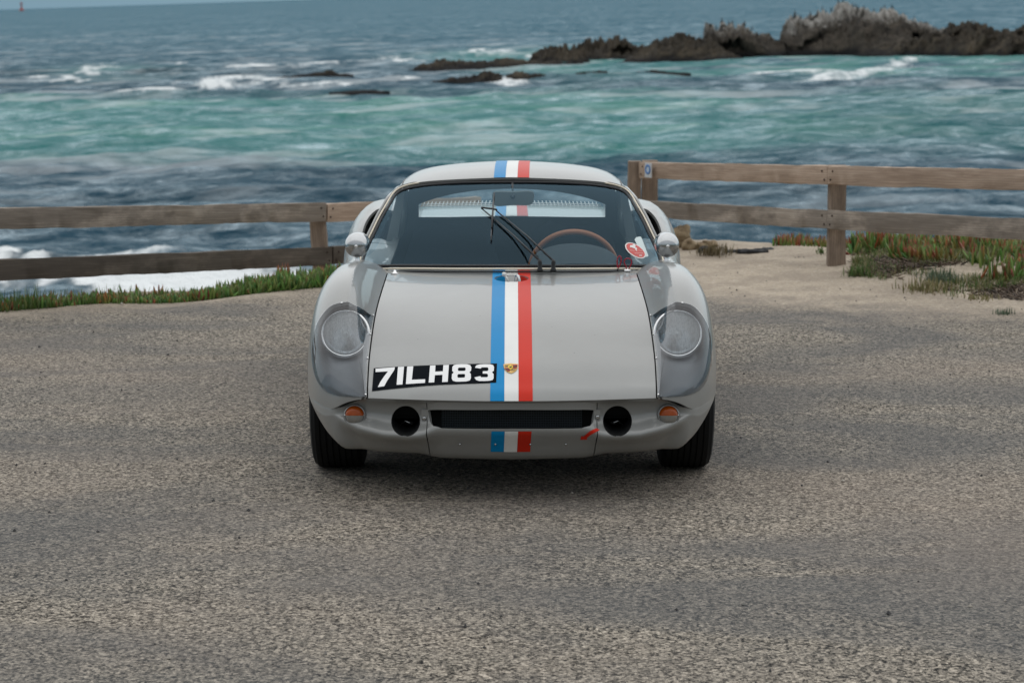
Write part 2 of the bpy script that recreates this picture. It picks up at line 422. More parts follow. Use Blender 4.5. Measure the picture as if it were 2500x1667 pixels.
XI = curve1([(-0.73, 0.517), (-0.60, 0.521), (-0.45, 0.523), (-0.30, 0.522), (-0.10, 0.519), (0.10, 0.513), (0.33, 0.507), (0.70, 0.505), (1.0, 0.505), (3.4, 0.505)])
def fender_pt(q, y):
    w, zc, xc, zw = wY(y), zcY(y), xcY(y), zwY(y)
    zi = float(Hz(float(XI(y)), min(y, 0.55))) if y < 0.55 else float(Hz(0.506, 0.55)) + 0.02 * min(1, (y - 0.55))
    if y > 1.4: zi = zi + (zc - 0.03 - zi) * float(smooth(1.4, 2.0, y))
    xi = float(XI(y))
    if q <= 1:
        s = 0.50 * math.sin(q * math.pi / 2) + 0.50 * q * q * (3 - 2 * q); return (xi + (xc - xi) * q, y, zi + (zc - zi) * s)
    if q <= 2:
        a = (q - 1) * math.pi / 2; n = 2 / 2.35
        return (xc + (w - xc) * math.sin(a) ** n, y, zw + (zc - zw) * math.cos(a) ** n if q < 2 else zw)
    t = q - 2; zs = min(0.2, zw - 0.05); return (w - 0.035 * t * t, y, zw + (zs - zw) * t)
_P = np.array([[fender_pt(q, float(y)) for y in YS] for q in QS], float)
S_f = net(QS, YS, _P); S_fl = mirror(S_f)
def q_of_z(y, z, lo=1.0, hi=3.0):
    for _ in range(40):
        m = 0.5 * (lo + hi)
        if S_f(np.array([m]), np.array([y]))[0, 2] > z: lo = m
        else: hi = m
    return 0.5 * (lo + hi)
def arch(yc, zc, r, a0, a1, n=36):
    out = []
    for a in np.linspace(a0, a1, n):
        y, z = yc + r * math.cos(a), zc + r * math.sin(a)
        q = q_of_z(y, z); out.append((min(q, 3.0), y))
    return out
QSC = (0.2, 1.0)
c3 = lambda L: [(730 + x / 2.8, 620 + y / 2.8) for x, y in L]
cover_px = c3([(514, 437), (450, 388), (380, 350), (290, 332), (212, 360), (152, 425), (112, 505), (94, 600), (90, 700), (100, 790), (128, 872), (175, 930), (240, 962), (330, 974), (400, 976), (466, 976), (472, 900), (483, 780), (494, 650), (504, 540)])
cover_uv = np.array(inv_px(S_fl, (0.0, 2.2), (-0.698, 0.3), cover_px))
cover_uv[:, 0] = np.maximum(cover_uv[:, 0], 0.05)
_i = [0] + list(range(1, 15)) + [15]
cover_loop = np.vstack([smooth_poly(cover_uv[0:16], 90, False), cover_uv[16:]])

# --- hood with stripes, plate decal and crest
p_rear = np.array(inv_px(S_hood, (-0.52, 0.52), (-0.735, 0.68), [(1249 + d, 664 + 4.0 * (d / 310.0) ** 2) for d in np.linspace(-312, 312, 25)]))
xe = curve1([(-0.73, 0.512), (-0.60, 0.516), (-0.45, 0.518), (-0.30, 0.517), (-0.10, 0.514), (0.10, 0.508), (0.33, 0.502), (0.70, 0.500)])
hx = float(xe(-0.70))
lipx = np.linspace(-hx, hx, 33)
hood_out = [(x, -0.733 + yo(x)) for x in lipx] + [(float(xe(y)), y) for y in np.linspace(-0.66, float(p_rear[-1, 1]), 24)] + [(x, y) for x, y in p_rear[::-1] if abs(x) < float(xe(y)) - 0.002] + [(-float(xe(y)), y) for y in np.linspace(float(p_rear[0, 1]), -0.66, 24)]
FILL = (-0.002, 0.300); FR = 0.066
fill_hole = ellipse(FILL[0], FILL[1], FR, FR, 40)
hood = panel('hood', S_hood, hood_out, [fill_hole], 0.03, M_SILVER, car, rim=0.022, bh=0.012)
hood['label'] = 'flat silver front lid with a fuel filler recess'
STR = [('blue_stripe', -0.0775, -0.0275, M_BLUE), ('white_stripe', -0.0270, 0.0230, M_WHITE), ('red_stripe', 0.0235, 0.0735, M_RED)]
def strip_poly(x0, x1, ya, yb, n=60):
    ya = ya if callable(ya) else (lambda x, v=ya: v); yb = yb if callable(yb) else (lambda x, v=yb: v)
    a = [(x0, y) for y in np.linspace(ya(x0), yb(x0), n)]; b = [(x1, y) for y in np.linspace(yb(x1), ya(x1), n)]
    return a + b
def clip_fill(poly, x0, x1):
    """notch a stripe round the filler opening: returns two pieces"""
    r = FR + 0.002
    f = lambda x: math.sqrt(max(r * r - (min(max(x - FILL[0], -r), r)) ** 2, 0.0))
    xs = np.linspace(x0, x1, 14)
    lo = [(x, -0.733 + yo(x)) for x in xs] + [(x, FILL[1] - f(x)) for x in xs[::-1]]
    rear = lambda x: float(np.interp(x, p_rear[:, 0], p_rear[:, 1])) - 0.001
    hi = [(x, FILL[1] + f(x)) for x in xs] + [(x, rear(x)) for x in xs[::-1]]
    return lo, hi
for nm, x0, x1, mm in STR:
    lo, hi = clip_fill(None, x0, x1)
    panel(nm, S_hood, lo, (), 0.02, mm, hood, rim=0.0, off=0.0012, bh=0.01)
    panel(nm, S_hood, hi, (), 0.02, mm, hood, rim=0.0, off=0.0012, bh=0.01)
# filler cup: its wall carries the stripe colours
cup = MB(); nseg = 48
for k in range(nseg):
    a0, a1 = 2 * math.pi * k / nseg, 2 * math.pi * (k + 1) / nseg; am = 0.5 * (a0 + a1)
    xm = FILL[0] + FR * math.cos(am); mi = 0 if xm < -0.0275 else (1 if xm < 0.023 else 2)
    P = [(FILL[0] + FR * math.cos(a), FILL[1] + FR * math.sin(a)) for a in (a0, a1)]
    t = [(x, y, float(Hz(x, y)) - 0.0005) for x, y in P]; b = [(x, y, float(Hz(FILL[0], FILL[1])) - 0.030) for x, y in P]
    cup.add([t[0], t[1], b[1], b[0]], [(0, 1, 2, 3)], mi)
cup.build('filler_cup', [M_BLUE, M_WHITE, M_RED], hood)
zf = float(Hz(*FILL)) - 0.030
fc = MB().lathe([(0.064, -0.006), (0.064, 0.004), (0.056, 0.012), (0.03, 0.015), (0.0, 0.016)], (FILL[0], FILL[1], zf), 'Z', 32).build('filler_cap', mat('cap_silver', (0.72, 0.71, 0.69), 0.35, 0.6), hood)
lv = MB()
lv.tube([(FILL[0] - 0.012, FILL[1] - 0.03, zf + 0.014), (FILL[0] - 0.016, FILL[1] - 0.028, zf + 0.03), (FILL[0] - 0.026, FILL[1] - 0.028, zf + 0.046)], [0.005, 0.004, 0.004], 8)
lv.lathe([(0.0, -0.009), (0.006, -0.007), (0.009, 0), (0.007, 0.007), (0.0, 0.009)], (FILL[0] - 0.029, FILL[1] - 0.028, zf + 0.050), 'Z', 12)
lv.build('filler_lever', mat('lever_white', (0.8, 0.8, 0.78), 0.3, 0.2), hood)
hd = MB()
ww = np.linspace(0, math.pi, 14)
hd.tube([(FILL[0] + 0.014 - 0.016 * math.cos(w) * 0.5 + 0.010, FILL[1] - 0.02 + 0.02 * math.cos(w), zf + 0.010 + 0.034 * math.sin(w)) for w in ww], 0.006, 8)
hd.build('filler_handle', M_ALU, hood)

# number decal
c5 = lambda L: [(880 + x / 5.113, 860 + y / 5.113) for x, y in L]
hinv = lambda L: inv_px(S_hood, (-0.5, 0.5), (-0.733, 0.45), L)
plate = [(163, 203), (330, 190), (500, 182), (750, 170), (1000, 160), (1350, 150), (1705, 143), (1700, 263), (1695, 383), (1450, 390), (1200, 399), (1000, 407), (800, 420), (600, 438), (400, 457), (270, 470), (143, 487), (152, 345)]
number = panel('number_decal', S_hood, hinv(c5(plate)), (), 0.02, M_PLATE, hood, rim=0.0, off=0.0020)
number['label'] = 'black decal reading 7ILH83'
GLY = [
 [[(190, 213), (310, 203), (430, 193), (426, 222), (405, 255), (375, 300), (335, 360), (297, 430), (218, 441), (250, 375), (295, 310), (345, 245), (190, 254)]],
 [[(470, 190), (545, 186), (525, 408), (452, 413)]],
 [[(585, 184), (660, 180), (642, 350), (808, 343), (806, 388), (568, 404)]],
 [[(870, 173), (938, 170), (932, 249), (1030, 244), (1035, 167), (1105, 163), (1090, 375), (1020, 378), (1025, 287), (929, 292), (921, 382), (852, 385)]],
 [[(1200, 159), (1260, 156), (1330, 156), (1370, 168), (1385, 195), (1381, 235), (1360, 257), (1378, 278), (1380, 328), (1365, 358), (1320, 370), (1250, 373), (1190, 373), (1152, 360), (1140, 332), (1143, 280), (1165, 259), (1146, 240), (1148, 190), (1165, 168)],
  [(1228, 199), (1302, 197), (1314, 206), (1312, 230), (1300, 239), (1228, 241), (1217, 231), (1217, 208)], [(1222, 279), (1297, 277), (1307, 287), (1305, 315), (1294, 323), (1221, 325), (1211, 316), (1211, 289)]],
 [[(1430, 200), (1447, 170), (1490, 158), (1560, 155), (1620, 156), (1655, 167), (1668, 192), (1665, 238), (1641, 256), (1662, 277), (1663, 328), (1650, 352), (1610, 362), (1545, 365), (1480, 365), (1442, 351), (1423, 320), (1497, 304), (1506, 318), (1580, 318), (1592, 308), (1592, 285), (1580, 274), (1526, 272), (1528, 243), (1585, 241), (1597, 231), (1597, 204), (1585, 195), (1515, 195), (1500, 210)]]]
for gl in GLY:
    panel('number_letter', S_hood, hinv(c5(gl[0])), [hinv(c5(q)) for q in gl[1:]], 0.012, M_LETTER, hood, rim=0.0, off=0.0030, bh=0.006)

# crest on the white stripe
M_GOLD = mat('crest_gold', (0.62, 0.40, 0.14), 0.35, 0.7); M_CRED = mat('crest_red', (0.42, 0.015, 0.02), 0.35); M_YEL = mat('crest_yellow', (0.85, 0.58, 0.02), 0.35)
cc = (1872.0, 208.0)
shield = [(1785, 160), (1872, 148), (1966, 158), (1962, 200), (1945, 235), (1912, 258), (1880, 270), (1845, 258), (1812, 238), (1792, 205)]
crest = panel('crest', S_hood, hinv(c5(shield)), (), 0.008, M_GOLD, hood, rim=0.003, off=0.0045, bh=0.004)
crest['label'] = 'small gold shield crest with red and black bars'
def cq(L, nm, mm, off): panel(nm, S_hood, hinv(c5(L)), (), 0.008, mm, crest, rim=0.0, off=off, bh=0.004)
for (x0, x1, y0, y1) in ((1880, 1958, 170, 184), (1882, 1952, 203, 214), (1800, 1866, 210, 222), (1828, 1866, 238, 250)): cq([(x0, y0), (x1, y0 - 3), (x1, y1 - 3), (x0, y1)], 'crest_bar', M_CRED, 0.0058)
for (x0, x1, y0, y1) in ((1880, 1956, 188, 199), (1812, 1866, 226, 236), (1800, 1864, 176, 181), (1798, 1864, 190, 195), (1886, 1946, 226, 230), (1884, 1930, 240, 244)): cq([(x0, y0), (x1, y0 - 3), (x1, y1 - 3), (x0, y1)], 'crest_bar', M_BLACK, 0.0058)
cq([(1842, 182), (1873, 177), (1905, 182), (1902, 212), (1873, 234), (1845, 212)], 'crest_shield', M_YEL, 0.0066)
cq([(1856, 206), (1866, 194), (1880, 196), (1890, 188), (1896, 196), (1888, 204), (1880, 216), (1872, 208), (1862, 214)], 'crest_horse', M_BLACK, 0.0072)

# --- front fenders
dark_under = []
ins_px = None
for sgn, S, side in ((-1, S_fl, 'left'), (1, S_f, 'right')):
    ylip = np.linspace(-0.695, -0.335, 30)
    outer = [(0, y) for y in np.linspace(-0.695, 0.62, 60)] + [(q, 0.62) for q in np.linspace(0.05, 3, 30)] + [(3, y) for y in np.linspace(0.6, 0.33, 8)]
    outer += arch(0.0, 0.305, 0.338, R(-18), R(168), 44) + [(2, y) for y in ylip[::-1]] + [(q, -0.695) for q in np.linspace(1.9, 0.1, 8)]
    fen = panel('front_fender', S, outer, [cover_loop], 0.024, M_SILVER, car, rim=0.014, sc=QSC, up=(sgn * 0.3, -0.5, 0.8), bh=0.012)
    fen['label'] = 'rounded silver fender with a faired headlight'
    # clear cover, on a thin flange
    cov = panel('headlight_cover', S, cover_loop, (), 0.02, M_PERSPEX, fen, rim=0.0, off=0.0022, sc=QSC, up=(sgn * 0.3, -0.5, 0.8), bh=0.01)
    # painted flange seen through the perspex along its inner edge
    ie = np.vstack([cover_uv[0:1], cover_uv[:15:-1], cover_uv[15:16]]); ie = ie[np.argsort(-ie[:, 1])]; ie = smooth_poly(ie, 24, False)
    wd_ = np.interp(np.linspace(0, 1, 24), [0, 0.15, 0.85, 1], [0.04, 0.15, 0.17, 0.30])
    panel('cover_flange', S, [tuple(p) for p in ie] + [(p[0] + w_, p[1]) for p, w_ in zip(ie[::-1], wd_[::-1])], (), 0.012, M_FLANGE, fen, rim=0.0, off=-0.0015, sc=QSC, up=(sgn * 0.3, -0.5, 0.8), bh=0.01)
    # rivets along the edge
    for (x, y) in c3([(497, 563), (476, 722), (454, 963), (292, 338), (514, 432)]):
        u, v = inv_px(S_fl, (0.0, 2.2), (-0.698, 0.3), [(x, y)])[0]; u = max(u, 0.05)
        p = S(np.array([u]), np.array([v]))[0]; n = surf_normal(S, np.array([u]), np.array([v]))[0]
        if n[2] < 0: n = -n
        Mr = Vector(n).to_track_quat('Z', 'Y').to_matrix().to_4x4()
        MB().lathe([(0.0045, 0.0), (0.0042, 0.002), (0.0022, 0.0034), (0.0, 0.0036)], p + n * 0.0018, 'Z', 10, Mr).build('rivet', M_CHROME, fen)
    # bucket: ruled from the opening back to the lamp ring
    LC = at(842.5 if sgn < 0 else 2498 - 842.5, 813.5, -0.318); LR = 0.0865
    tl = Matrix.Rotation(R(-21), 4, 'X')
    rim3 = S(cover_loop[:, 0], cover_loop[:, 1]); nn = surf_normal(S, cover_loop[:, 0], cover_loop[:, 1])
    nn *= np.where(nn[:, 2:3] < 0, -1, 1); rim3 = rim3 - nn * 0.004
    cpx = np.array([rim3[:, 0].mean(), rim3[:, 2].mean()]); Vb = []; rows = 9
    ang = np.arctan2(rim3[:, 2] - LC[2] + 0.02, rim3[:, 0] - LC[0])
    ringp = np.stack([np.cos(ang) * (LR + 0.004), np.zeros(len(ang)), np.sin(ang) * (LR + 0.004)], 1) @ np.array(tl.to_3x3()).T + LC + np.array([0, 0.03, 0])
    for r_ in range(rows):
        t = r_ / (rows - 1)
        mid = rim3 * (1 - t) + ringp * t
        mid[:, 1] += 0.05 * math.sin(t * math.pi); mid[:, 2] -= 0.012 * math.sin(t * math.pi)
        Vb += list(mid)
    n_ = len(rim3); Fb = [(a * n_ + i, a * n_ + (i + 1) % n_, (a + 1) * n_ + (i + 1) % n_, (a + 1) * n_ + i) for a in range(rows - 1) for i in range(n_)]
    mesh('headlight_bucket', Vb, Fb, M_BUCKET, fen)
    # lamp unit: ring, fluted lens, reflector, bulb cap
    Mt = tl
    lamp = MB().lathe([(LR + 0.006, 0.05), (LR + 0.007, 0.012), (LR + 0.005, 0.002), (LR, -0.003), (LR - 0.005, 0.0), (LR - 0.006, 0.008)], LC, 'Y', 56, Mt, 0, False).build('headlight', M_CHROME, fen)
    m_ref = mat('reflector', (0.80, 0.82, 0.84), 0.12, 1.0)
    MB().lathe([(LR - 0.006, 0.008)] + [(LR * k, 0.008 + 0.065 * (1 - k * k)) for k in (0.85, 0.7, 0.55, 0.4, 0.25, 0.1, 0.02)], LC, 'Y', 48, Mt, 0, False).build('reflector', m_ref, lamp)
    MB().lathe([(0.0, -0.002), (0.012, 0.0), (0.017, 0.012), (0.016, 0.05), (0.0, 0.06)], LC, 'Y', 20, Mt, 0, False).build('bulb_shield', M_ALU, lamp)
    if 'fluted_lens' not in MATS:
        ml = glass_mat('fluted_lens', (0.86, 0.89, 0.90), 0.10, 1.5); g = N(ml)
        gl = [x for x in ml.node_tree.nodes if x.type == 'BSDF_GLOSSY'][0]
        v = g.coord((1, 1, 0.09)); wv = g.noise(v, 170, 3, 0.7)
        b = g.bump(wv, 0.6, 0.006); g.l(b, gl.inputs['Normal'])
        fr = [x for x in ml.node_tree.nodes if x.type == 'FRESNEL'][0]; g.l(b, fr.inputs['Normal'])
        # white scatter put into the flutes, standing in for light the reflector throws back
        df = g.n('BsdfTranslucent'); df.inputs[0].default_value = (0.95, 0.97, 0.98, 1); d2 = g.n('BsdfDiffuse'); d2.inputs[0].default_value = (1.0, 1.0, 1.0, 1)
        ad = g.n('MixShader'); ad.inputs[0].default_value = 0.97; g.l(df.outputs[0], ad.inputs[1]); g.l(d2.outputs[0], ad.inputs[2]); g.l(b, d2.inputs['Normal'])
        mx0 = [x for x in ml.node_tree.nodes if x.type == 'MIX_SHADER' and x != ad][0]; out = [x for x in ml.node_tree.nodes if x.type == 'OUTPUT_MATERIAL'][0]
        rad_ = g.attr('rad').outputs['Fac']
        m2 = g.n('MixShader'); g.l(g.math('MULTIPLY', g.ramp(wv, [(0.34, 0.72), (0.56, 1.0)]), g.ramp(rad_, [(0.12, 0.40), (0.30, 1.0)])), m2.inputs[0]); g.l(mx0.outputs[0], m2.inputs[1]); g.l(ad.outputs[0], m2.inputs[2]); g.l(m2.outputs[0], out.inputs[0])
    MB().lathe([(LR - 0.004, 0.002)] + [(LR * k, 0.002 - 0.016 * (1 - k * k)) for k in (0.85, 0.65, 0.45, 0.25, 0.08)] + [(0.0, -0.0141)], LC, 'Y', 48, Mt, 0, False).build('lens', MATS['fluted_lens'], lamp)
    lo_ = lamp.children[-1]; aa_ = lo_.data.attributes.new('rad', 'FLOAT', 'POINT'); aa_.data.foreach_set('value', [math.dist(v_.co, LC) / LR for v_ in lo_.data.vertices])
    # door and rear quarter
    dr = panel('door', S, [(0, y) for y in np.linspace(0.626, 1.38, 30)] + [(q, 1.38) for q in np.linspace(0.1, 3, 24)] + [(3, y) for y in np.linspace(1.36, 0.64, 20)] + [(q, 0.626) for q in np.linspace(3, 0.1, 24)], (), 0.04, M_SILVER, car, rim=0.012, sc=QSC, up=(sgn, 0, 0.5), bh=0.03)
    # intake mouth cut into the swelling haunch
    mouth_loop = smooth_poly([(0.25, 1.50), (0.30, 1.80), (0.72, 1.84), (1.06, 1.835), (1.12, 1.77), (1.18, 1.67), (1.215, 1.59), (1.215, 1.52), (1.15, 1.455), (0.95, 1.44), (0.6, 1.45)], 70)
    rq = [(0, y) for y in np.linspace(1.386, 3.32, 60)] + [(q, 3.32) for q in np.linspace(0.1, 3, 24)] + [(3, y) for y in np.linspace(3.3, 2.66, 16)]
    rq += arch(2.3, 0.31, 0.352, R(-15), R(195), 44) + [(3, y) for y in np.linspace(1.93, 1.386, 16)] + [(q, 1.386) for q in np.linspace(2.9, 0.1, 24)]
    quarter = panel('rear_quarter', S, rq, [mouth_loop], 0.04, M_SILVER, car, rim=0.012, sc=QSC, up=(sgn, 0, 0.5), bh=0.02)
    quarter['label'] = 'swelling silver haunch with a black air intake mouth'
    ml3 = S(mouth_loop[:, 0], mouth_loop[:, 1]); k_ = len(ml3); Vd = list(ml3 - np.array([0, 0, 0.002])); c0 = ml3.mean(0)
    for t, dy, dz in ((0.95, 0.10, -0.03), (0.85, 0.25, -0.06)): Vd += list((ml3 - c0) * t + c0 + np.array([0, dy, dz]))
    Vd.append(tuple(c0 + np.array([0, 0.25, -0.06])))
    Fd = [(a * k_ + i, a * k_ + (i + 1) % k_, (a + 1) * k_ + (i + 1) % k_, (a + 1) * k_ + i) for a in range(2) for i in range(k_)] + [(2 * k_ + i, 2 * k_ + (i + 1) % k_, 3 * k_) for i in range(k_)]
    mesh('intake_duct', Vd, Fd, M_DARK, quarter)
    # door mirror: polished bullet on a short stalk
    mx_ = sgn * 0.6285; my = 0.56; mz = float(S_f(np.array([1.02]), np.array([my]))[0, 2])
    bul = MB().lathe([(0.0, -0.060), (0.014, -0.0585), (0.028, -0.053), (0.040, -0.042), (0.0475, -0.024), (0.050, 0.0), (0.0495, 0.03), (0.048, 0.052), (0.050, 0.056), (0.046, 0.058)], (mx_, my, mz + 0.066), 'Y', 40, None, 0, False).build('door_mirror', M_ALU, car)
    MB().lathe([(0.046, 0.055), (0.0, 0.053)], (mx_, my, mz + 0.066), 'Y', 32, None, 0, False).build('mirror_glass', M_CHROME, bul)
    MB().lathe([(0.016, -0.004), (0.0125, 0.004), (0.010, 0.014), (0.010, 0.026)], (mx_, my, mz), 'Z', 20).build('mirror_stalk', M_CHROME, bul)
    MB().lathe([(0.0065, -0.001), (0.0065, -0.0635), (0.003, -0.0645), (0.0, -0.063)], (mx_, my, mz + 0.066), 'Y', 14, None, 0, False).build('mirror_screw', M_CHROME, bul)

# --- nose panels below the lid: channel with ducts and lamps, rolled lower edge
NK = [0, .33, .50, .62, .72, .80, .88, .95, 1.0]
NO = [(0, -.735), (.25, -.728), (.40, -.715), (.50, -.700), (.575, -.672), (.637, -.628), (.692, -.560), (.738, -.440), (.757, -.338)]
lipz = curve1([(0, .372), (.25, .373), (.5, .377), (.575, .364), (.637, .332), (.692, .333), (.738, .342), (.76, .372)])
zbx = lin1([(0, .277), (.27, .275), (.31, .256), (.36, .247), (.46, .252), (.55, .272), (.60, .292), (.637, .300), (.692, .29), (.738, .318), (.76, .352)])
zbot = lin1([(0, .148), (.29, .152), (.33, .163), (.5, .168), (.575, .170), (.637, .178), (.692, .212), (.738, .270), (.76, .334)])
chan = lin1([(0, .35), (.27, .4), (.34, .95), (.5, 1.0), (.57, .8), (.62, .25), (.64, 0), (.8, 0)])
full_k = [-k for k in NK[:0:-1]] + NK; full_o = [(-x, y) for x, y in NO[:0:-1]] + NO
Bo = Basis(full_k); FO = np.array(full_o)
TK = [0, .8, 1.7, 2.3, 2.8, 3.6, 4.6, 5.2]
dense = np.linspace(-1, 1, 61); Pn = []
for s_ in dense:
    o_ = Bo(np.array([s_]))[0] @ FO; d_ = (Bo(np.array([min(s_ + 1e-3, 1)]))[0] - Bo(np.array([max(s_ - 1e-3, -1)]))[0]) @ FO
    nrm = np.array([-d_[1], d_[0]]); nrm /= np.linalg.norm(nrm)          # points inwards (+y at the centre)
    x = abs(o_[0]); zb_, zt, c_ = float(zbx(x)), float(zbot(x)), float(chan(x)); lz = float(lipz(x)) - 0.005 * min(1, 4 * c_) + 0.004 * (1 - min(1, 4 * c_))
    zz = [lz, lz - 0.35 * (lz - zb_), lz - 0.75 * (lz - zb_), zb_ + 0.06 * (lz - zb_), zb_ - 0.12 * (zb_ - zt), zb_ - 0.5 * (zb_ - zt), zt, zt - 0.004]
    dd = [0.030 * c_ + 0.003, 0.052 * c_ + 0.001, 0.036 * c_, 0.006 * c_, 0.003, 0.012 + 0.034 * min(1, 2 * c_), 0.045 + 0.058 * min(1, 2 * c_), 0.085 + 0.07 * min(1, 2 * c_)]
    Pn.append([(o_[0] + nrm[0] * d, o_[1] + nrm[1] * d, z) for d, z in zip(dd, zz)])
S_n = net(dense, TK, np.array(Pn))
ninv = lambda L: inv_px(S_n, (-0.99, 0.99), (0.0, 5.2), L, nu=200, nv=80)
NSC = (1.0, 0.045)
grille_px = [(1045, 1001), (1047, 1012), (1050, 1030), (1058, 1040), (1078, 1045), (1150, 1046.5), (1249, 1047), (1348, 1046.5), (1420, 1045), (1440, 1040), (1448, 1030), (1451, 1012), (1453, 1001), (1350, 1000.5), (1249, 1000), (1150, 1000.5)]
gu = np.array(ninv(grille_px)); sx = lambda x: float(np.interp(x, [p[0] for p in full_o], full_k))
s0 = sx(0.306)
cen = panel('grille_panel', S_n, [(s, 0.0) for s in np.linspace(-s0, s0, 40)] + [(s0 - 0.006 * t / 5.2, t) for t in np.linspace(0.2, 5.2, 20)] + [(s, 5.2) for s in np.linspace(s0 - 0.006, -s0 + 0.006, 40)] + [(-s0 + 0.006 * t / 5.2, t) for t in np.linspace(5.0, 0.2, 20)],
            [gu], 0.018, M_SILVER, car, rim=0.014, sc=NSC, up=(0, -1, 0), bh=0.008)
for nm, x0, x1, mm in STR:
    pts = ninv([(1249 + (x0 + 0.002) * 697, 1048.5), (1249 + (x1 + 0.002) * 697, 1048.5)])
    pl = [(sx(x0), pts[0][1] + 0.14), (sx(x1), pts[1][1] + 0.14), (sx(x1 - 0.004), 4.0), (sx(x0 - 0.004), 4.0)]
    panel(nm, S_n, pl, (), 0.02, mm, cen, rim=0.0, off=0.0012, sc=NSC, up=(0, -1, 0), bh=0.008)
# red arrow decal and fasteners
c6 = lambda L: [(1240 + x / 5.2275, 860 + y / 5.2275) for x, y in L]
arrow = panel('red_arrow', S_n, ninv(c6([(1125, 968), (1172, 988), (1010, 1085), (1010, 1108), (922, 1112), (938, 1062), (965, 1070)])), (), 0.01, M_RED, cen, rim=0.0, off=0.0016, sc=NSC, up=(0, -1, 0), bh=0.005)
arrow['label'] = 'red arrow sticker pointing down left'
for (x, y) in [(1123, 1084), (1209.5, 1084), (1295, 1084), (1381.5, 1084), (1036, 1020.5), (1458.5, 1017)]:
    u, v = ninv([(x, y)])[0]; p = S_n(np.array([u]), np.array([v]))[0]
    big = y < 1050
    MB().lathe([(0.0075 if big else 0.004, 0.001), (0.0075 if big else 0.004, -0.003), (0.004 if big else 0.002, -0.0045), (0.0, -0.0046)], p + np.array([0, -0.001 - 0.005 * big, 0]), 'Y', 14, None, 0, False).build('bolt', M_ALU, cen)
for x, w in ((1036.5, 8.5), (1458.5, 8.0)):
    q = [at(x - w, 1006, -0.735)[0], at(x + w, 1006, -0.735)[0]]; zt_, zb_ = at(x, 1005, -0.735)[2], at(x, 1031, -0.735)[2]
    u, v = ninv([(x, 1018)])[0]; yy = S_n(np.array([u]), np.array([v]))[0, 1]
    MB().box((sum(q) / 2, yy - 0.002, (zt_ + zb_) / 2), (abs(q[1] - q[0]) / 2, 0.003, abs(zt_ - zb_) / 2)).build('bracket', M_SILVER, cen, False)
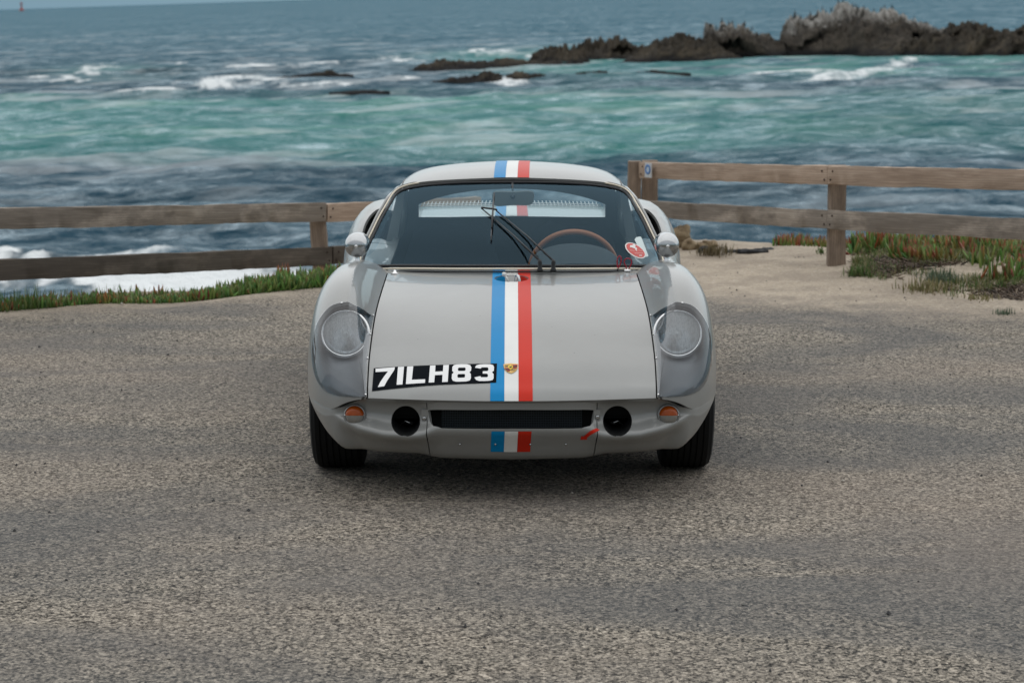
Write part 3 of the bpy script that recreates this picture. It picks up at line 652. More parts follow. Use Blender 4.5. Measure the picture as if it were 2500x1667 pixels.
# radiator mesh behind the opening
rad = MB(); gx0, gx1, gz0, gz1 = -0.252, 0.252, 0.262, 0.352
for x in np.arange(gx0, gx1, 0.0062): rad.box((x, -0.625, (gz0 + gz1) / 2), (0.0009, 0.0009, (gz1 - gz0) / 2))
for z in np.arange(gz0, gz1, 0.0062): rad.box((0, -0.6265, z), ((gx1 - gx0) / 2, 0.0009, 0.0009))
ro = rad.build('radiator_grille', mat('radiator_wire', (0.07, 0.085, 0.10), 0.5, 0.5), car, False); ro['kind'] = 'stuff'
MB().box((0, -0.60, 0.307), (0.31, 0.012, 0.07)).build('radiator_core', M_DARK, car, False)
for sgn in (-1, 1):
    cx = lambda x: x if sgn < 0 else 2 * 1249 - x
    duct = ninv([(cx(990.5) + 35.5 * math.cos(w), 1028 + 37.5 * math.sin(w)) for w in np.linspace(0, 2 * math.pi, 48, endpoint=False)])
    lo_, hi_ = (s0 + 0.004, 1.0)
    oc = [(sgn * s, 0.0) for s in np.linspace(lo_, hi_, 50)] + [(sgn * hi_, t) for t in np.linspace(0.2, 5.2, 16)] + [(sgn * s, 5.2) for s in np.linspace(hi_, lo_ - 0.006, 50)] + [(sgn * (lo_ - 0.006 * t / 5.2), t) for t in np.linspace(5.0, 0.2, 16)]
    cor = panel('nose_panel', S_n, oc, [duct], 0.016, M_SILVER, car, rim=0.012, sc=NSC, up=(sgn * 0.4, -1, 0), bh=0.008)
    cor['label'] = 'silver lower nose with a round brake duct and indicator'
    d3 = S_n(np.array([p[0] for p in duct]), np.array([p[1] for p in duct])); k_ = len(d3); Vd = list(d3 + np.array([0, 0.001, 0])); c0 = d3.mean(0)
    for dy, sc_ in ((0.06, 0.96), (0.16, 0.9)): Vd += list((d3 - c0) * np.array([sc_, 0, sc_]) + c0 + np.array([0, dy, 0]))
    Vd.append(tuple(c0 + np.array([0, 0.16, 0])))
    Fd = [(a * k_ + i, a * k_ + (i + 1) % k_, (a + 1) * k_ + (i + 1) % k_, (a + 1) * k_ + i) for a in range(2) for i in range(k_)] + [(2 * k_ + i, 2 * k_ + (i + 1) % k_, 3 * k_) for i in range(k_)]
    mesh('brake_duct', Vd, Fd, M_DARK, cor)
    MB().tube([c0 + np.array([-0.02 * sgn, 0.07, -0.022]), c0 + np.array([0.005 * sgn, 0.075, -0.012]), c0 + np.array([0.026 * sgn, 0.085, -0.030])], 0.003, 6).box(c0 + np.array([-0.012 * sgn, 0.08, -0.020]), (0.012, 0.006, 0.005)).build('duct_cable', M_ALU, cor)
    # indicator: amber over clear, chrome rim
    u, v = ninv([(cx(866.8), 1013.5)])[0]; p = S_n(np.array([u]), np.array([v]))[0]; n = surf_normal(S_n, np.array([u]), np.array([v]))[0]
    if n[1] > 0: n = -n
    n = n * np.array([0.6, 1, 0.2]); n /= np.linalg.norm(n)
    p = p + n * 0.007; Mr = Vector(n).to_track_quat('Z', 'Y').to_matrix().to_4x4()
    for sx_ in (-1, 1):
        ps_ = p + np.array([sx_ * 0.0335, 0, 0.002]) + n * 0.010; MB().lathe([(0.0028, -0.004), (0.0026, 0.001), (0.0, 0.002)], ps_, 'Z', 8, Mr).build('screw', M_CHROME, cor)
    ind = MB().lathe([(0.041, -0.012), (0.0405, 0.004), (0.038, 0.008), (0.0345, 0.009), (0.034, 0.004)], p, 'Z', 36, Mr, 0, False).build('indicator', mat('indicator_rim', (0.30, 0.30, 0.30), 0.3, 0.8), cor)
    am = mat('amber_lens', (0.30, 0.052, 0.002), 0.15, 0, 0.15, spec=0.25); cl = mat('clear_lens', (0.24, 0.235, 0.22), 0.15, 0.3, 0.6)
    lens = MB(); prof = [(0.034, 0.006), (0.031, 0.014), (0.024, 0.020), (0.014, 0.0235), (0.0, 0.0245)]
    def half(a0, a1, mi):
        n_ = 18; V = []; F = []
        for (r_, h_) in prof:
            for w in np.linspace(a0, a1, n_ + 1): V.append((r_ * math.cos(w), r_ * math.sin(w), h_ + 0.0006 * math.cos(r_ * 900)))
        for a in range(len(prof) - 1):
            for b in range(n_): F.append((a * (n_ + 1) + b, a * (n_ + 1) + b + 1, (a + 1) * (n_ + 1) + b + 1, (a + 1) * (n_ + 1) + b))
        return np.array(V) @ np.array(Mr.to_3x3()).T + p, F
    # which side of the track frame is up
    upl = np.array(Mr.to_3x3()).T @ np.array([0, 0, 1.0]); a_up = math.atan2(upl[1], upl[0])
    V, F = half(a_up - math.pi / 2, a_up + math.pi / 2, 0); mesh('amber_lens', V, F, am, ind)
    V, F = half(a_up + math.pi / 2, a_up + 1.5 * math.pi, 0); mesh('clear_lens', V, F, cl, ind)

# --- underbody and inner shells (dark) so nothing shows through the gaps
ub = MB()
ub.box((0, 0.05, 0.33), (0.50, 0.60, 0.10)).box((0, 1.9, 0.24), (0.70, 1.4, 0.07)).box((0, 0.9, 0.25), (0.52, 1.2, 0.08))
ub.box((0, -0.45, 0.36), (0.47, 0.13, 0.06))
for s_ in (-1, 1): ub.box((s_ * 0.51, 0.1, 0.38), (0.012, 0.32, 0.17))
ub.box((0, -0.38, 0.240), (0.54, 0.17, 0.040))
ub.build('chassis', M_DARK, car, False)
yy_ = np.linspace(-0.66, 0.6, 30); xx_ = np.linspace(-0.53, 0.53, 20)
Vl = [(x, y, float(Hz(x, y)) - 0.035) for y in yy_ for x in xx_]; Fl = [(j * 20 + i, j * 20 + i + 1, (j + 1) * 20 + i + 1, (j + 1) * 20 + i) for j in range(29) for i in range(19)]
mesh('inner_shell', Vl, Fl, M_DARK, car)

# --- wheels
def wheel(x, y, r, w, sgn):
    prof = [(r * 0.68, -w * 0.44), (r * 0.80, -w * 0.50), (r * 0.90, -w * 0.495), (r * 0.965, -w * 0.46), (r * 0.99, -w * 0.40)]
    gr = []
    for k in range(-3, 4):
        c = k * w * 0.115; gr += [(r, c - w * 0.045), (r, c + w * 0.040), (r - 0.006, c + w * 0.045), (r - 0.006, c + w * 0.065)]
    prof += gr[:-2] + [(r * 0.99, w * 0.40), (r * 0.965, w * 0.46), (r * 0.90, w * 0.495), (r * 0.80, w * 0.50), (r * 0.68, w * 0.44)]
    wo = auto(MB().lathe(prof, (x, y, r), 'X', 64, None, 0, False).build('wheel', mat('tyre_rubber', (0.010, 0.011, 0.012), 0.8, spec=0.25), car))
    rm = MB(); rm.lathe([(r * 0.69, -w * 0.42), (r * 0.66, -w * 0.36), (r * 0.62, 0.0), (r * 0.66, w * 0.36), (r * 0.69, w * 0.42)], (x, y, r), 'X', 40, None, 0, False)
    xf = x + sgn * w * 0.25
    rm.lathe([(r * 0.63, -0.004), (r * 0.45, 0.006 * sgn), (r * 0.2, 0.02 * sgn), (0.0, 0.022 * sgn)], (xf, y, r), 'X', 32, None, 0, False)
    for k in range(5): rm.lathe([(0.012, 0.0), (0.012, 0.02 * sgn), (0.0, 0.024 * sgn)], (xf + 0.01 * sgn, y + 0.08 * math.cos(k * 1.2566), r + 0.08 * math.sin(k * 1.2566)), 'X', 8, None, 0, False)
    rm.build('rim', M_ALU, wo)
for s_ in (-1, 1):
    wheel(s_ * 0.662, 0.0, 0.306, 0.198, s_); wheel(s_ * 0.655, 2.3, 0.315, 0.205, s_)
for s_ in (-1, 1):      # arch liners
    for yc in (0.0, 2.3):
        L = MB(); aa = np.linspace(R(-20), R(118) if yc < 1 else R(200), 24); V = []
        for a in aa: V += [(s_ * 0.56, yc + 0.335 * math.cos(a), 0.305 + 0.335 * math.sin(a)), (s_ * 0.735, yc + 0.335 * math.cos(a), 0.305 + 0.335 * math.sin(a))]
        L.add(V, [(2 * i, 2 * i + 1, 2 * i + 3, 2 * i + 2) for i in range(23)]).build('arch_liner', M_DARK, car)

# --- cowl, windscreen, roof
ycz = curve1([(0.66, 0.29), (0.72, 0.42), (0.80, 0.575), (0.88, 0.755), (0.95, 0.935), (1.004, 1.10), (1.06, 1.30)])
def S_w(x, z): return np.stack([x, ycz(z) + 0.67 * x ** 2 + 2.0 * x ** 6, z], -1)
half_px = [(1249, 444), (1118, 446), (1030, 453), (990, 461), (966, 474), (950, 499), (932, 530), (915, 565), (896, 605), (886, 632), (885, 645), (893, 649.5), (960, 650.5), (1100, 651), (1249, 651)]
all_px = half_px + [(2498 - x, y) for x, y in half_px[-2:0:-1]]
wu = np.array(inv_px(S_w, (-0.66, 0.66), (0.66, 1.05), all_px))
wloop = smooth_poly(wu, 160)
ws = panel('windscreen', S_w, wloop, (), 0.03, M_GLASS, car, rim=0.0, up=(0, -1, 0.6), bh=0.015)
def grow(loop, d):
    T = np.roll(loop, -1, 0) - np.roll(loop, 1, 0); n = np.stack([T[:, 1], -T[:, 0]], 1); n /= np.linalg.norm(n, axis=1, keepdims=True)
    if inside(loop + n * 1e-3, loop).mean() > 0.5: n = -n
    return loop + n * d
def wpath(d, lift=0.0):
    g_ = grow(wloop, d); P = S_w(g_[:, 0], g_[:, 1]); n = surf_normal(S_w, g_[:, 0], g_[:, 1]); n *= np.where(n[:, 1:2] > 0, -1, 1); return P + n * lift
MB().tube(wpath(-0.002, 0.0), 0.0062, 8, True).build('window_seal', M_SEAL, ws)
MB().tube(wpath(0.0088, 0.002), 0.0042, 8, True).build('window_trim', M_TRIM, ws)
MB().tube(wpath(0.0150, -0.002), 0.0032, 8, True).build('window_seal', M_SEAL, ws)
# cowl between lid and glass
def S_c(x, y): return np.stack([x, y, Hz(x, y)], -1)
cr = [(x, y + 0.004) for x, y in p_rear]; cr[0] = (-0.5055, cr[0][1]); cr[-1] = (0.5055, cr[-1][1])
cowl = panel('cowl', S_c, cr + [(0.5055, 0.66), (0.25, 0.60), (0, 0.56), (-0.25, 0.60), (-0.5055, 0.66)], (), 0.03, M_SILVER, car, rim=0.006, bh=0.015)
rear_at = lambda x: float(np.interp(x, p_rear[:, 0], p_rear[:, 1])) + 0.005
for nm, x0, x1, mm in STR: panel(nm, S_c, [(x0, rear_at(x0)), (x1, rear_at(x1)), (x1, 0.5), (x0, 0.5)], (), 0.02, mm, cowl, rim=0.0, off=0.0012)

prof_r = curve1([(0.95, 0.955), (1.08, 1.013), (1.2, 1.042), (1.34, 1.058), (1.5, 1.064), (1.68, 1.060), (1.86, 1.046), (2.0, 1.03)])
def S_r(x, y): 
    ax = np.abs(x); return np.stack([x, y, prof_r(y) - 0.20 * ax ** 2 - 56 * ax ** 10], -1)
rf_px = [(966, 464), (980, 456.5), (1004, 449), (1052, 442), (1105, 438.5), (1162, 436), (1249, 434)]
rfu = np.array(inv_px(S_r, (-0.535, 0.535), (0.96, 1.9), rf_px + [(2498 - x, y) for x, y in rf_px[-2::-1]]))
rf = smooth_poly(rfu, 50, False)
roof_out = [tuple(p) for p in rf] + [(0.530, y) for y in np.linspace(1.30, 1.80, 12)] + [(x, 1.82) for x in np.linspace(0.50, -0.50, 20)] + [(-0.530, y) for y in np.linspace(1.80, 1.30, 12)]
roof = panel('roof', S_r, roof_out, (), 0.035, M_SILVER, car, rim=0.01, up=(0, 0, 1), bh=0.015)
front_r = lambda x: float(np.interp(x, rf[:, 0], rf[:, 1])) + 0.001
for nm, x0, x1, mm in STR:
    sl = 0.010
    panel(nm, S_r, [(x0, front_r(x0)), ((x0 + x1) / 2, front_r((x0 + x1) / 2)), (x1, front_r(x1)), (x1 + sl, 1.81), (x0 + sl, 1.81)], (), 0.02, mm, roof, rim=0.0, off=0.0012, up=(0, 0, 1))
# roof-side shut lines of the doors
for s_ in (-1, 1):
    pts = [(s_ * x, y) for x, y in ((0.452, 1.16), (0.470, 1.22), (0.478, 1.32), (0.480, 1.5), (0.478, 1.7))]
    P = smooth_poly(pts, 24, False); X = S_r(P[:, 0], P[:, 1]); MB().tube(X + np.array([0, 0, -0.001]), 0.0032, 6).build('shut_line', M_SEAL, roof)
# A-pillars and door frames
g_ = grow(wloop, 0.0185); gp = S_w(g_[:, 0], g_[:, 1])
for s_ in (-1, 1):
    k = (gp[:, 0] * s_ > 0.40) & (gp[:, 2] < 0.985) & (gp[:, 2] > 0.705); P = gp[k]; P = P[np.argsort(P[:, 2])]
    P = smooth_poly(P[:: max(1, len(P) // 12)], 30, False); P = P + np.array([0, 0.016, 0.0])
    low = np.array([[s_ * 0.628, 0.70, 0.690]]); top = np.array([[s_ * 0.516, 1.36, 0.947], [s_ * 0.510, 1.55, 0.948], [s_ * 0.502, 1.74, 0.938]])
    P = P[P[:, 2] < 0.945]
    path = smooth_poly(np.vstack([low, P[::3], top]), 50, False)
    MB().tube(path, 0.0075, 10).build('pillar', M_SILVER, car)
    # side glass
    bot = np.stack([s_ * np.linspace(0.628, 0.580, 30), np.linspace(0.74, 1.58, 30), zcY(np.linspace(0.74, 1.58, 30)) - 0.012], 1)
    bot[:, 2] = np.minimum(bot[:, 2], 0.705)
    tp = smooth_poly(path[4:-6], 30, False); V = list(bot) + list(tp); F = [(i, i + 1, 30 + i + 1, 30 + i) for i in range(29)]
    mesh('side_window', V, F, M_GLASS, car)
    # buttress behind the door
    tc = smooth_poly([(s_ * 0.505, 1.50, 0.945), (s_ * 0.50, 1.8, 0.945), (s_ * 0.49, 2.2, 0.905), (s_ * 0.485, 2.7, 0.835), (s_ * 0.48, 3.1, 0.765)], 24, False)
    bc = smooth_poly([(s_ * 0.565, 1.56, 0.70), (s_ * 0.535, 1.85, 0.74), (s_ * 0.53, 2.2, 0.775), (s_ * 0.525, 2.7, 0.765), (s_ * 0.52, 3.1, 0.72)], 24, False)
    V = list(tc) + list(bc) + [p - np.array([s_ * 0.03, 0, 0.0]) for p in tc] + [p - np.array([s_ * 0.05, 0, 0.0]) for p in bc]
    F = [(i, i + 1, 24 + i + 1, 24 + i) for i in range(23)] + [(48 + i, 48 + i + 1, 72 + i + 1, 72 + i) for i in range(23)] + [(i, i + 1, 49 + i, 48 + i) for i in range(23)] + [(0, 24, 72, 48)]
    mesh('buttress', V, F, M_SILVER, car)
# header over the rear window, bulkhead, rear glass and tail deck
hw = np.linspace(-0.47, 0.47, 24)
topz = lambda x: 0.925 - 0.30 * x * x - 0.5 * np.abs(x) ** 4
V = [(x, 1.80, float(S_r(np.array([x]), np.array([1.80]))[0, 2]) - 0.004) for x in hw] + [(x, 1.80, float(topz(x))) for x in hw]
mesh('rear_header', V, [(i, i + 1, 24 + i + 1, 24 + i) for i in range(23)], M_INT, car)
dz_ = curve1([(1.78, 0.800), (2.1, 0.792), (2.5, 0.778), (2.9, 0.752), (3.15, 0.722), (3.32, 0.66)])
def S_d(x, y): return np.stack([x, y, dz_(y) - 0.04 * x ** 2], -1)
deck = panel('tail_deck', S_d, [(-0.50, 1.80), (0.50, 1.80), (0.50, 3.32), (-0.50, 3.32)], (), 0.05, M_SILVER, car, rim=0.02, up=(0, 0, 1))
for nm, x0, x1, mm in STR: panel(nm, S_d, [(x0, 1.81), (x1, 1.81), (x1, 3.2), (x0, 3.2)], (), 0.04, mm, deck, rim=0.0, off=0.0012, up=(0, 0, 1))
gr = MB(); ygr = 2.75; zg = lambda x: float(dz_(ygr)) - 0.04 * x * x
xs_ = np.linspace(-0.445, 0.445, 25)
for dzz, r_ in ((0.006, 0.0028), (0.014, 0.0024)): gr.tube([(x, ygr + dzz * 2, zg(x) + dzz) for x in xs_], r_, 6)
for x in np.arange(-0.44, 0.441, 0.0192): gr.tube([(x, ygr + 0.0, zg(x) - 0.002), (x, ygr + 0.02, zg(x) + 0.010), (x - 0.006 * (1 if x > 0 else -1), ygr + 0.05, zg(x) + 0.024)], 0.0020, 5)
go = gr.build('engine_vent_grille', mat('vent_white', (0.72, 0.73, 0.72), 0.4, 0.2), deck); go['kind'] = 'stuff'
V = [(x, 1.805, 0.801) for x in (-0.43, 0.43)] + [(x, 1.805, float(topz(x)) + 0.005) for x in np.linspace(0.43, -0.43, 20)]
mesh('rear_window', V, [tuple(range(len(V)))], glass_mat('rear_glass', (0.86, 0.90, 0.90)), car, False)
V = [(-0.62, 1.79, 0.20), (0.62, 1.79, 0.20), (0.56, 1.79, 0.797), (-0.56, 1.79, 0.797)]; bk = MB().add(V, [(0, 1, 2, 3)])
for s_ in (-1, 1): bk.add([(s_ * 0.425, 1.792, 0.79), (s_ * 0.54, 1.792, 0.79), (s_ * 0.505, 1.792, 0.945), (s_ * 0.425, 1.792, 0.875)], [(0, 1, 2, 3)])
bk.build('bulkhead', M_INT, car, False)
V = [(-0.64, 3.33, 0.30), (0.64, 3.33, 0.30), (0.60, 3.33, 0.60), (0.50, 3.325, 0.67), (-0.50, 3.325, 0.67), (-0.60, 3.33, 0.60)]; mesh('tail_panel', V, [(0, 1, 2, 3, 4, 5)], M_SILVER, car, False)

# --- cabin
cb = MB()
cb.add([(-0.63, 0.52, 0.68), (0.63, 0.52, 0.68), (0.60, 0.92, 0.665), (-0.60, 0.92, 0.665), (-0.60, 0.92, 0.45), (0.60, 0.92, 0.45)], [(0, 1, 2, 3), (3, 2, 5, 4)])
cb.add([(s * 0.615, y, z) for s in (-1, 1) for y in (0.8, 1.79) for z in (0.2, 0.69)], [(0, 1, 3, 2), (4, 6, 7, 5)])
cb.build('dashboard', M_INT, car, False)
bn = MB(); V = []; F = []; aa = np.linspace(0, math.pi, 28)
for y, f in ((0.60, 0.96), (0.70, 1.0), (0.82, 1.0), (0.88, 0.98)):
    for a in aa: V.append((0.262 + 0.192 * f * math.cos(a), y, 0.655 + 0.118 * f * math.sin(a) ** 0.7 * (0.55 if y < 0.62 else 1)))
F = [(j * 28 + i, j * 28 + i + 1, (j + 1) * 28 + i + 1, (j + 1) * 28 + i) for j in range(3) for i in range(27)] + [tuple(range(28))]
mesh('instrument_binnacle', V, F, mat('binnacle_vinyl', (0.055, 0.065, 0.072), 0.6), car)
swc = Vector((0.262, 1.03, 0.645)); Ms = Matrix.Rotation(R(-66), 4, 'X')
def swp(r, a): v = Ms @ Vector((r * math.cos(a), r * math.sin(a), 0)); return (swc + v)[:]
m_wood = mat('wood_rim', (0.55, 0.18, 0.06), 0.35, 0, 0.2)
sw = MB().tube([swp(0.182, a) for a in np.linspace(0, 2 * math.pi, 64, endpoint=False)], 0.0125, 10, True).build('steering_wheel', m_wood, car)
sp_ = MB()
for a in (R(90), R(210), R(330)): sp_.tube([swp(0.03, a), swp(0.10, a), swp(0.176, a)], 0.007, 6)
sp_.tube([swc[:], (swc + Vector((0, -0.25, -0.06)))[:]], 0.025, 10); sp_.build('spokes', M_ALU, sw)
for xs in (-0.27, 0.27):
    st = MB(); rows = [(1.18, 0.36, 0.20, 0.03), (1.42, 0.33, 0.215, 0.05), (1.52, 0.45, 0.22, 0.07), (1.60, 0.60, 0.21, 0.06), (1.66, 0.72, 0.17, 0.05), (1.68, 0.765, 0.10, 0.03)]; V = []
    for (y, z, hw_, cv) in rows:
        for t in np.linspace(-1, 1, 13): V.append((xs + hw_ * t, y - cv * abs(t) ** 2.5, z + 0.03 * abs(t) ** 2))
    st.add(V, [(j * 13 + i, j * 13 + i + 1, (j + 1) * 13 + i + 1, (j + 1) * 13 + i) for j in range(len(rows) - 1) for i in range(12)]).build('seat', mat('seat_cloth', (0.014, 0.018, 0.026), 0.85), car)
ml = MB(); a_ = at(1202, 470, 1.02); b_ = at(1304, 469, 1.02); c_ = at(1302, 500, 1.02); d_ = at(1203, 503, 1.02)
loop = smooth_poly([a_ + (0.012, 0, 0), (a_ + b_) / 2, b_ - (0.012, 0, 0), b_ + (0, 0, -0.012), (b_ + c_) / 2, c_ + (0, 0, 0.012), c_ - (0.012, 0, 0), (c_ + d_) / 2, d_ + (0.012, 0, 0), d_ + (0, 0, 0.012), (a_ + d_) / 2, a_ - (0, 0, 0.012)], 48)
k_ = len(loop); V = list(loop) + list(loop + np.array([0, 0.016, 0.004])); F = [(i, (i + 1) % k_, k_ + (i + 1) % k_, k_ + i) for i in range(k_)] + [tuple(range(k_)), tuple(range(2 * k_ - 1, k_ - 1, -1))]
rv = auto(mesh('rear_view_mirror', V, F, mat('mirror_back', (0.20, 0.21, 0.20), 0.35, 0.4), car), 50)
q0, q1 = at(1252, 480, 1.012), at(1251, 448, 1.08)
MB().tube([q0, (q0 + q1) / 2, q1], [0.006, 0.004, 0.005], 8).lathe([(0.0, -0.010), (0.008, -0.007), (0.011, 0), (0.008, 0.006)], q0, 'Y', 16, None, 0, False).build('mirror_mount', M_BLACK, rv)

# --- wipers, pins, cables, stickers
def on_w(px, lift):
    u = np.array(inv_px(S_w, (-0.66, 0.66), (0.66, 1.05), px)); X = S_w(u[:, 0], u[:, 1]); n = surf_normal(S_w, u[:, 0], u[:, 1]); n *= np.where(n[:, 1:2] > 0, -1, 1)
    return X + n * np.array(lift)[:, None]
def sheet_px(name, pxpoly, mm, parent, off):
    return panel(name, S_w, inv_px(S_w, (-0.66, 0.66), (0.66, 1.05), pxpoly), (), 0.02, mm, parent, rim=0.0, off=off, up=(0, -1, 0.6), bh=0.006)
for (pv, mid, tip) in (((1318, 655), (1285, 610), (1176, 513)), ((1351, 655), (1330, 628), (1212, 519))):
    base = at(pv[0], pv[1] + 4, 0.39); top = at(pv[0], pv[1] - 22, 0.39)
    wp = MB(); wp.lathe([(0.013, -0.004), (0.012, 0.004), (0.0085, 0.01), (0.0085, 0.034), (0.006, 0.042), (0.0, 0.044)], (base[0], base[1], base[2] - 0.002), 'Z', 14)
    st_ = np.array([base[0], base[1], base[2] + 0.036]); tp_ = on_w([tip], [0.008])[0]; mid = proj(st_) * 0.55 + np.array(tip) * 0.45; P = on_w([tuple(mid)], [0.011])
    wp.tube([st_, P[0], tp_], [0.0045, 0.004, 0.003], 6)
    wp.build('wiper_arm', M_BLACK, car)
P = on_w([(1207, 476), (1203, 520), (1199, 592)], [0.008, 0.014, 0.008]); wb = MB().tube(smooth_poly(P, 14, False), [0.0028] * 14, 6)
Q = on_w([(1205, 500), (1201, 565)], [0.016, 0.016]); wb.tube(Q, 0.0042, 6)
Q = on_w([(1176, 513), (1206, 519), (1214, 520)], [0.012, 0.016, 0.014]); wb.tube(Q, 0.004, 6)
wb.build('wiper_blade', M_BLACK, car)
# lid pins with red pull loops
def hood_pt(px, py):
    u = inv_px(S_c, (-0.55, 0.55), (-0.7, 0.6), [(px, py)])[0]; return np.array([u[0], u[1], float(Hz(u[0], u[1]))])
p = hood_pt(964, 668); MB().lathe([(0.017, 0.0), (0.017, 0.0025), (0.008, 0.004), (0.005, 0.014), (0.0, 0.016)], p, 'Z', 16).build('lid_pin', M_CHROME, car)
p = hood_pt(1531, 663); MB().lathe([(0.015, 0.0), (0.016, 0.006), (0.010, 0.010), (0.0, 0.011)], p, 'Z', 18).build('lid_pin', M_CHROME, car)
for base_px, loop_px in (((1508, 658), [(1508, 655), (1507, 645), (1507, 634), (1510, 627), (1513, 625), (1516, 629), (1516, 640), (1512, 650), (1509, 656)]), ((1531, 657), [(1530, 658), (1527, 648), (1524, 641), (1526, 634), (1533, 631), (1540, 634), (1542, 641), (1539, 649), (1534, 658)])):
    yb = hood_pt(base_px[0], 662)[1] - 0.004
    L = smooth_poly([at(x, y, yb) for x, y in loop_px], 40, False); MB().tube(L, 0.0026, 6).build('pull_loop', M_CABLE, car)
p = hood_pt(1508, 663); MB().tube([p, p + np.array([0, 0, 0.012])], 0.0035, 6).build('cable_end', M_BLACK, car)
p = hood_pt(1388, 658); MB().lathe([(0.009, 0), (0.010, 0.005), (0.006, 0.010), (0, 0.012)], p, 'Z', 16).build('washer_jet', M_WHITE, car)
M_STK = mat('sticker_red', (0.60, 0.06, 0.05), 0.4); M_STW = mat('sticker_white', (0.80, 0.78, 0.76), 0.45); M_STC = mat('sticker_pale', (0.62, 0.72, 0.72), 0.5)
zs = lambda L: [(1470 + x / 13.07, 560 + y / 13.07) for x, y in L]
sheet_px('pale_sticker', zs([(1030, 340), (1080, 260), (1210, 240), (1250, 270), (1470, 850), (1440, 880), (1300, 890)]), M_STC, ws, 0.0015)
sk = sheet_px('oval_sticker', zs(ellipse(1052, 690, 372, 185, 40, R(33))), M_STW, ws, 0.0025); sk['label'] = 'red oval sticker with a white emblem and lettering'
sheet_px('sticker_face', zs(ellipse(1055, 688, 335, 158, 40, R(33))), M_STK, sk, 0.0033)
sheet_px('sticker_emblem', zs([(870, 560), (900, 520), (940, 535), (975, 500), (1030, 505), (1055, 545), (1045, 600), (1085, 610), (1105, 650), (1080, 670), (1110, 720), (1060, 700), (1035, 640), (980, 620), (930, 600), (880, 600)]), M_STW, sk, 0.0041)
m_tx = mat('sticker_text', (0.72, 0.30, 0.27), 0.5)
for L in ([(870, 680), (1030, 690), (1030, 712), (870, 702)], [(1130, 680), (1270, 700), (1280, 722), (1140, 702)], [(1020, 770), (1290, 770), (1290, 795), (1020, 795)]): sheet_px('sticker_text', zs(L), m_tx, sk, 0.0041)
sheet_px('sticker_text', zs([(1165, 840), (1255, 845), (1255, 870), (1175, 865)]), M_STW, sk, 0.0041)

# ================================================================== THE PLACE
RL = np.array(LAND.to_3x3())
SEA_Z = -3.5
def to_world(P): return (np.asarray(P) - CAMP) @ RL.T + CAMP
def to_land(P): return (np.asarray(P) - CAMP) @ RL + CAMP
def sea_at(px, py, z=SEA_Z):
    d = RL @ ray(px, py); t = (z - CAM_H) / d[2]; return CAMP + d * t
def set_attr(o, name, data, kind='FLOAT'):
    a = o.data.attributes.new(name, kind, 'POINT'); d = np.asarray(data, np.float32)
    a.data.foreach_set('value' if kind == 'FLOAT' else 'color', d.ravel())
def grid_faces(nr, nc):
    i = np.arange(nr - 1)[:, None] * nc + np.arange(nc - 1)[None]; i = i.ravel(); return np.stack([i, i + 1, i + nc + 1, i + nc], 1)
def big_mesh(name, V, F, m, sm=True, parent=None):
    me = bpy.data.meshes.new(name); F = np.asarray(F, np.int32); k = F.shape[1]
    me.vertices.add(len(V)); me.vertices.foreach_set('co', np.asarray(V, np.float32).ravel())
    me.loops.add(F.size); me.loops.foreach_set('vertex_index', F.ravel())
    me.polygons.add(len(F)); me.polygons.foreach_set('loop_start', np.arange(0, F.size, k, dtype=np.int32))
    try: me.polygons.foreach_set('loop_total', np.full(len(F), k, np.int32))
    except Exception: pass
    me.polygons.foreach_set('use_smooth', np.full(len(F), sm)); me.update(calc_edges=True); me.validate()
    if m: me.materials.append(m)
    return link(bpy.data.objects.new(name, me), parent)

# ------------------------------------------------------------------ ground: worn asphalt running out into sand at the bluff
edge_px = [(0, 762), (300, 737), (770, 704)]
eL = [on_ground(*p)[:2] for p in edge_px]
Yb = lin1([(-60, -30), (-14, -5.5), (-6, 0.2), (-2.9, 4.75), (-1.3, 7.2), (0, 8.3), (1.0, 8.9), (1.6, 8.5), (2.4, 8.2), (3.5, 7.7), (6, 7.0), (12, 6.0), (60, 3.0)])
Ya = lin1([(-60, -32), (-14, -7.0), (-6, -0.9), (eL[0][0], eL[0][1]), (eL[1][0], eL[1][1]), (eL[2][0], eL[2][1]), (-0.4, 6.1), (0.6, 5.6), (1.6, 5.0), (3.0, 4.5), (6, 3.2), (12, -1.0), (60, -20)])
def land_z(x, y):
    x = np.asarray(x, float); y = np.asarray(y, float)
    s = y - Yb(x); zl = -0.10 * smooth(-1.6, -0.2, s) * smooth(0.3, -1.2, x) * smooth(-2.5, -1.7, x)
    zr = 0.05 * np.exp(-((x - 2.2) / 1.2) ** 2 - ((y - 6.6) / 1.3) ** 2) + 0.10 * np.exp(-((x - 3.4) / 0.9) ** 2 - ((y - 6.6) / 0.9) ** 2)
    bump_ = (fbm(x * 2.1, y * 2.1, 4, 11) - 0.5) * 0.07 * smooth(0.2, 2.0, y - Ya(x))
    drop = -np.clip(s, 0, None) * 1.7 - 0.5 * smooth(0, 0.6, s)
    return zl + zr + bump_ + np.where(s > 0, drop + (fbm(x * 1.3, y * 1.3, 3, 5) - 0.5) * 0.5 * smooth(0, 1, s), 0)
gx = np.unique(np.r_[np.linspace(-60, -4.5, 40), np.arange(-4.5, 5.0, 0.055), np.linspace(5, 60, 40)])
gy = np.unique(np.r_[np.linspace(-70, -12, 30), np.linspace(-12, 2.5, 60), np.arange(2.5, 10.5, 0.055), np.linspace(10.5, 14, 10)])
GX, GY = np.meshgrid(gx, gy); GZ = np.maximum(land_z(GX, GY), -5.0)
m_land = mat('asphalt_and_sand', (0.2, 0.2, 0.2), 0.9); g = N(m_land); v = g.coord()
sand_f = g.attr('sand').outputs['Fac']
vo = g.n('TexVoronoi', feature='F1'); vo.inputs['Scale'].default_value = 138; g.l(v, vo.inputs['Vector'])
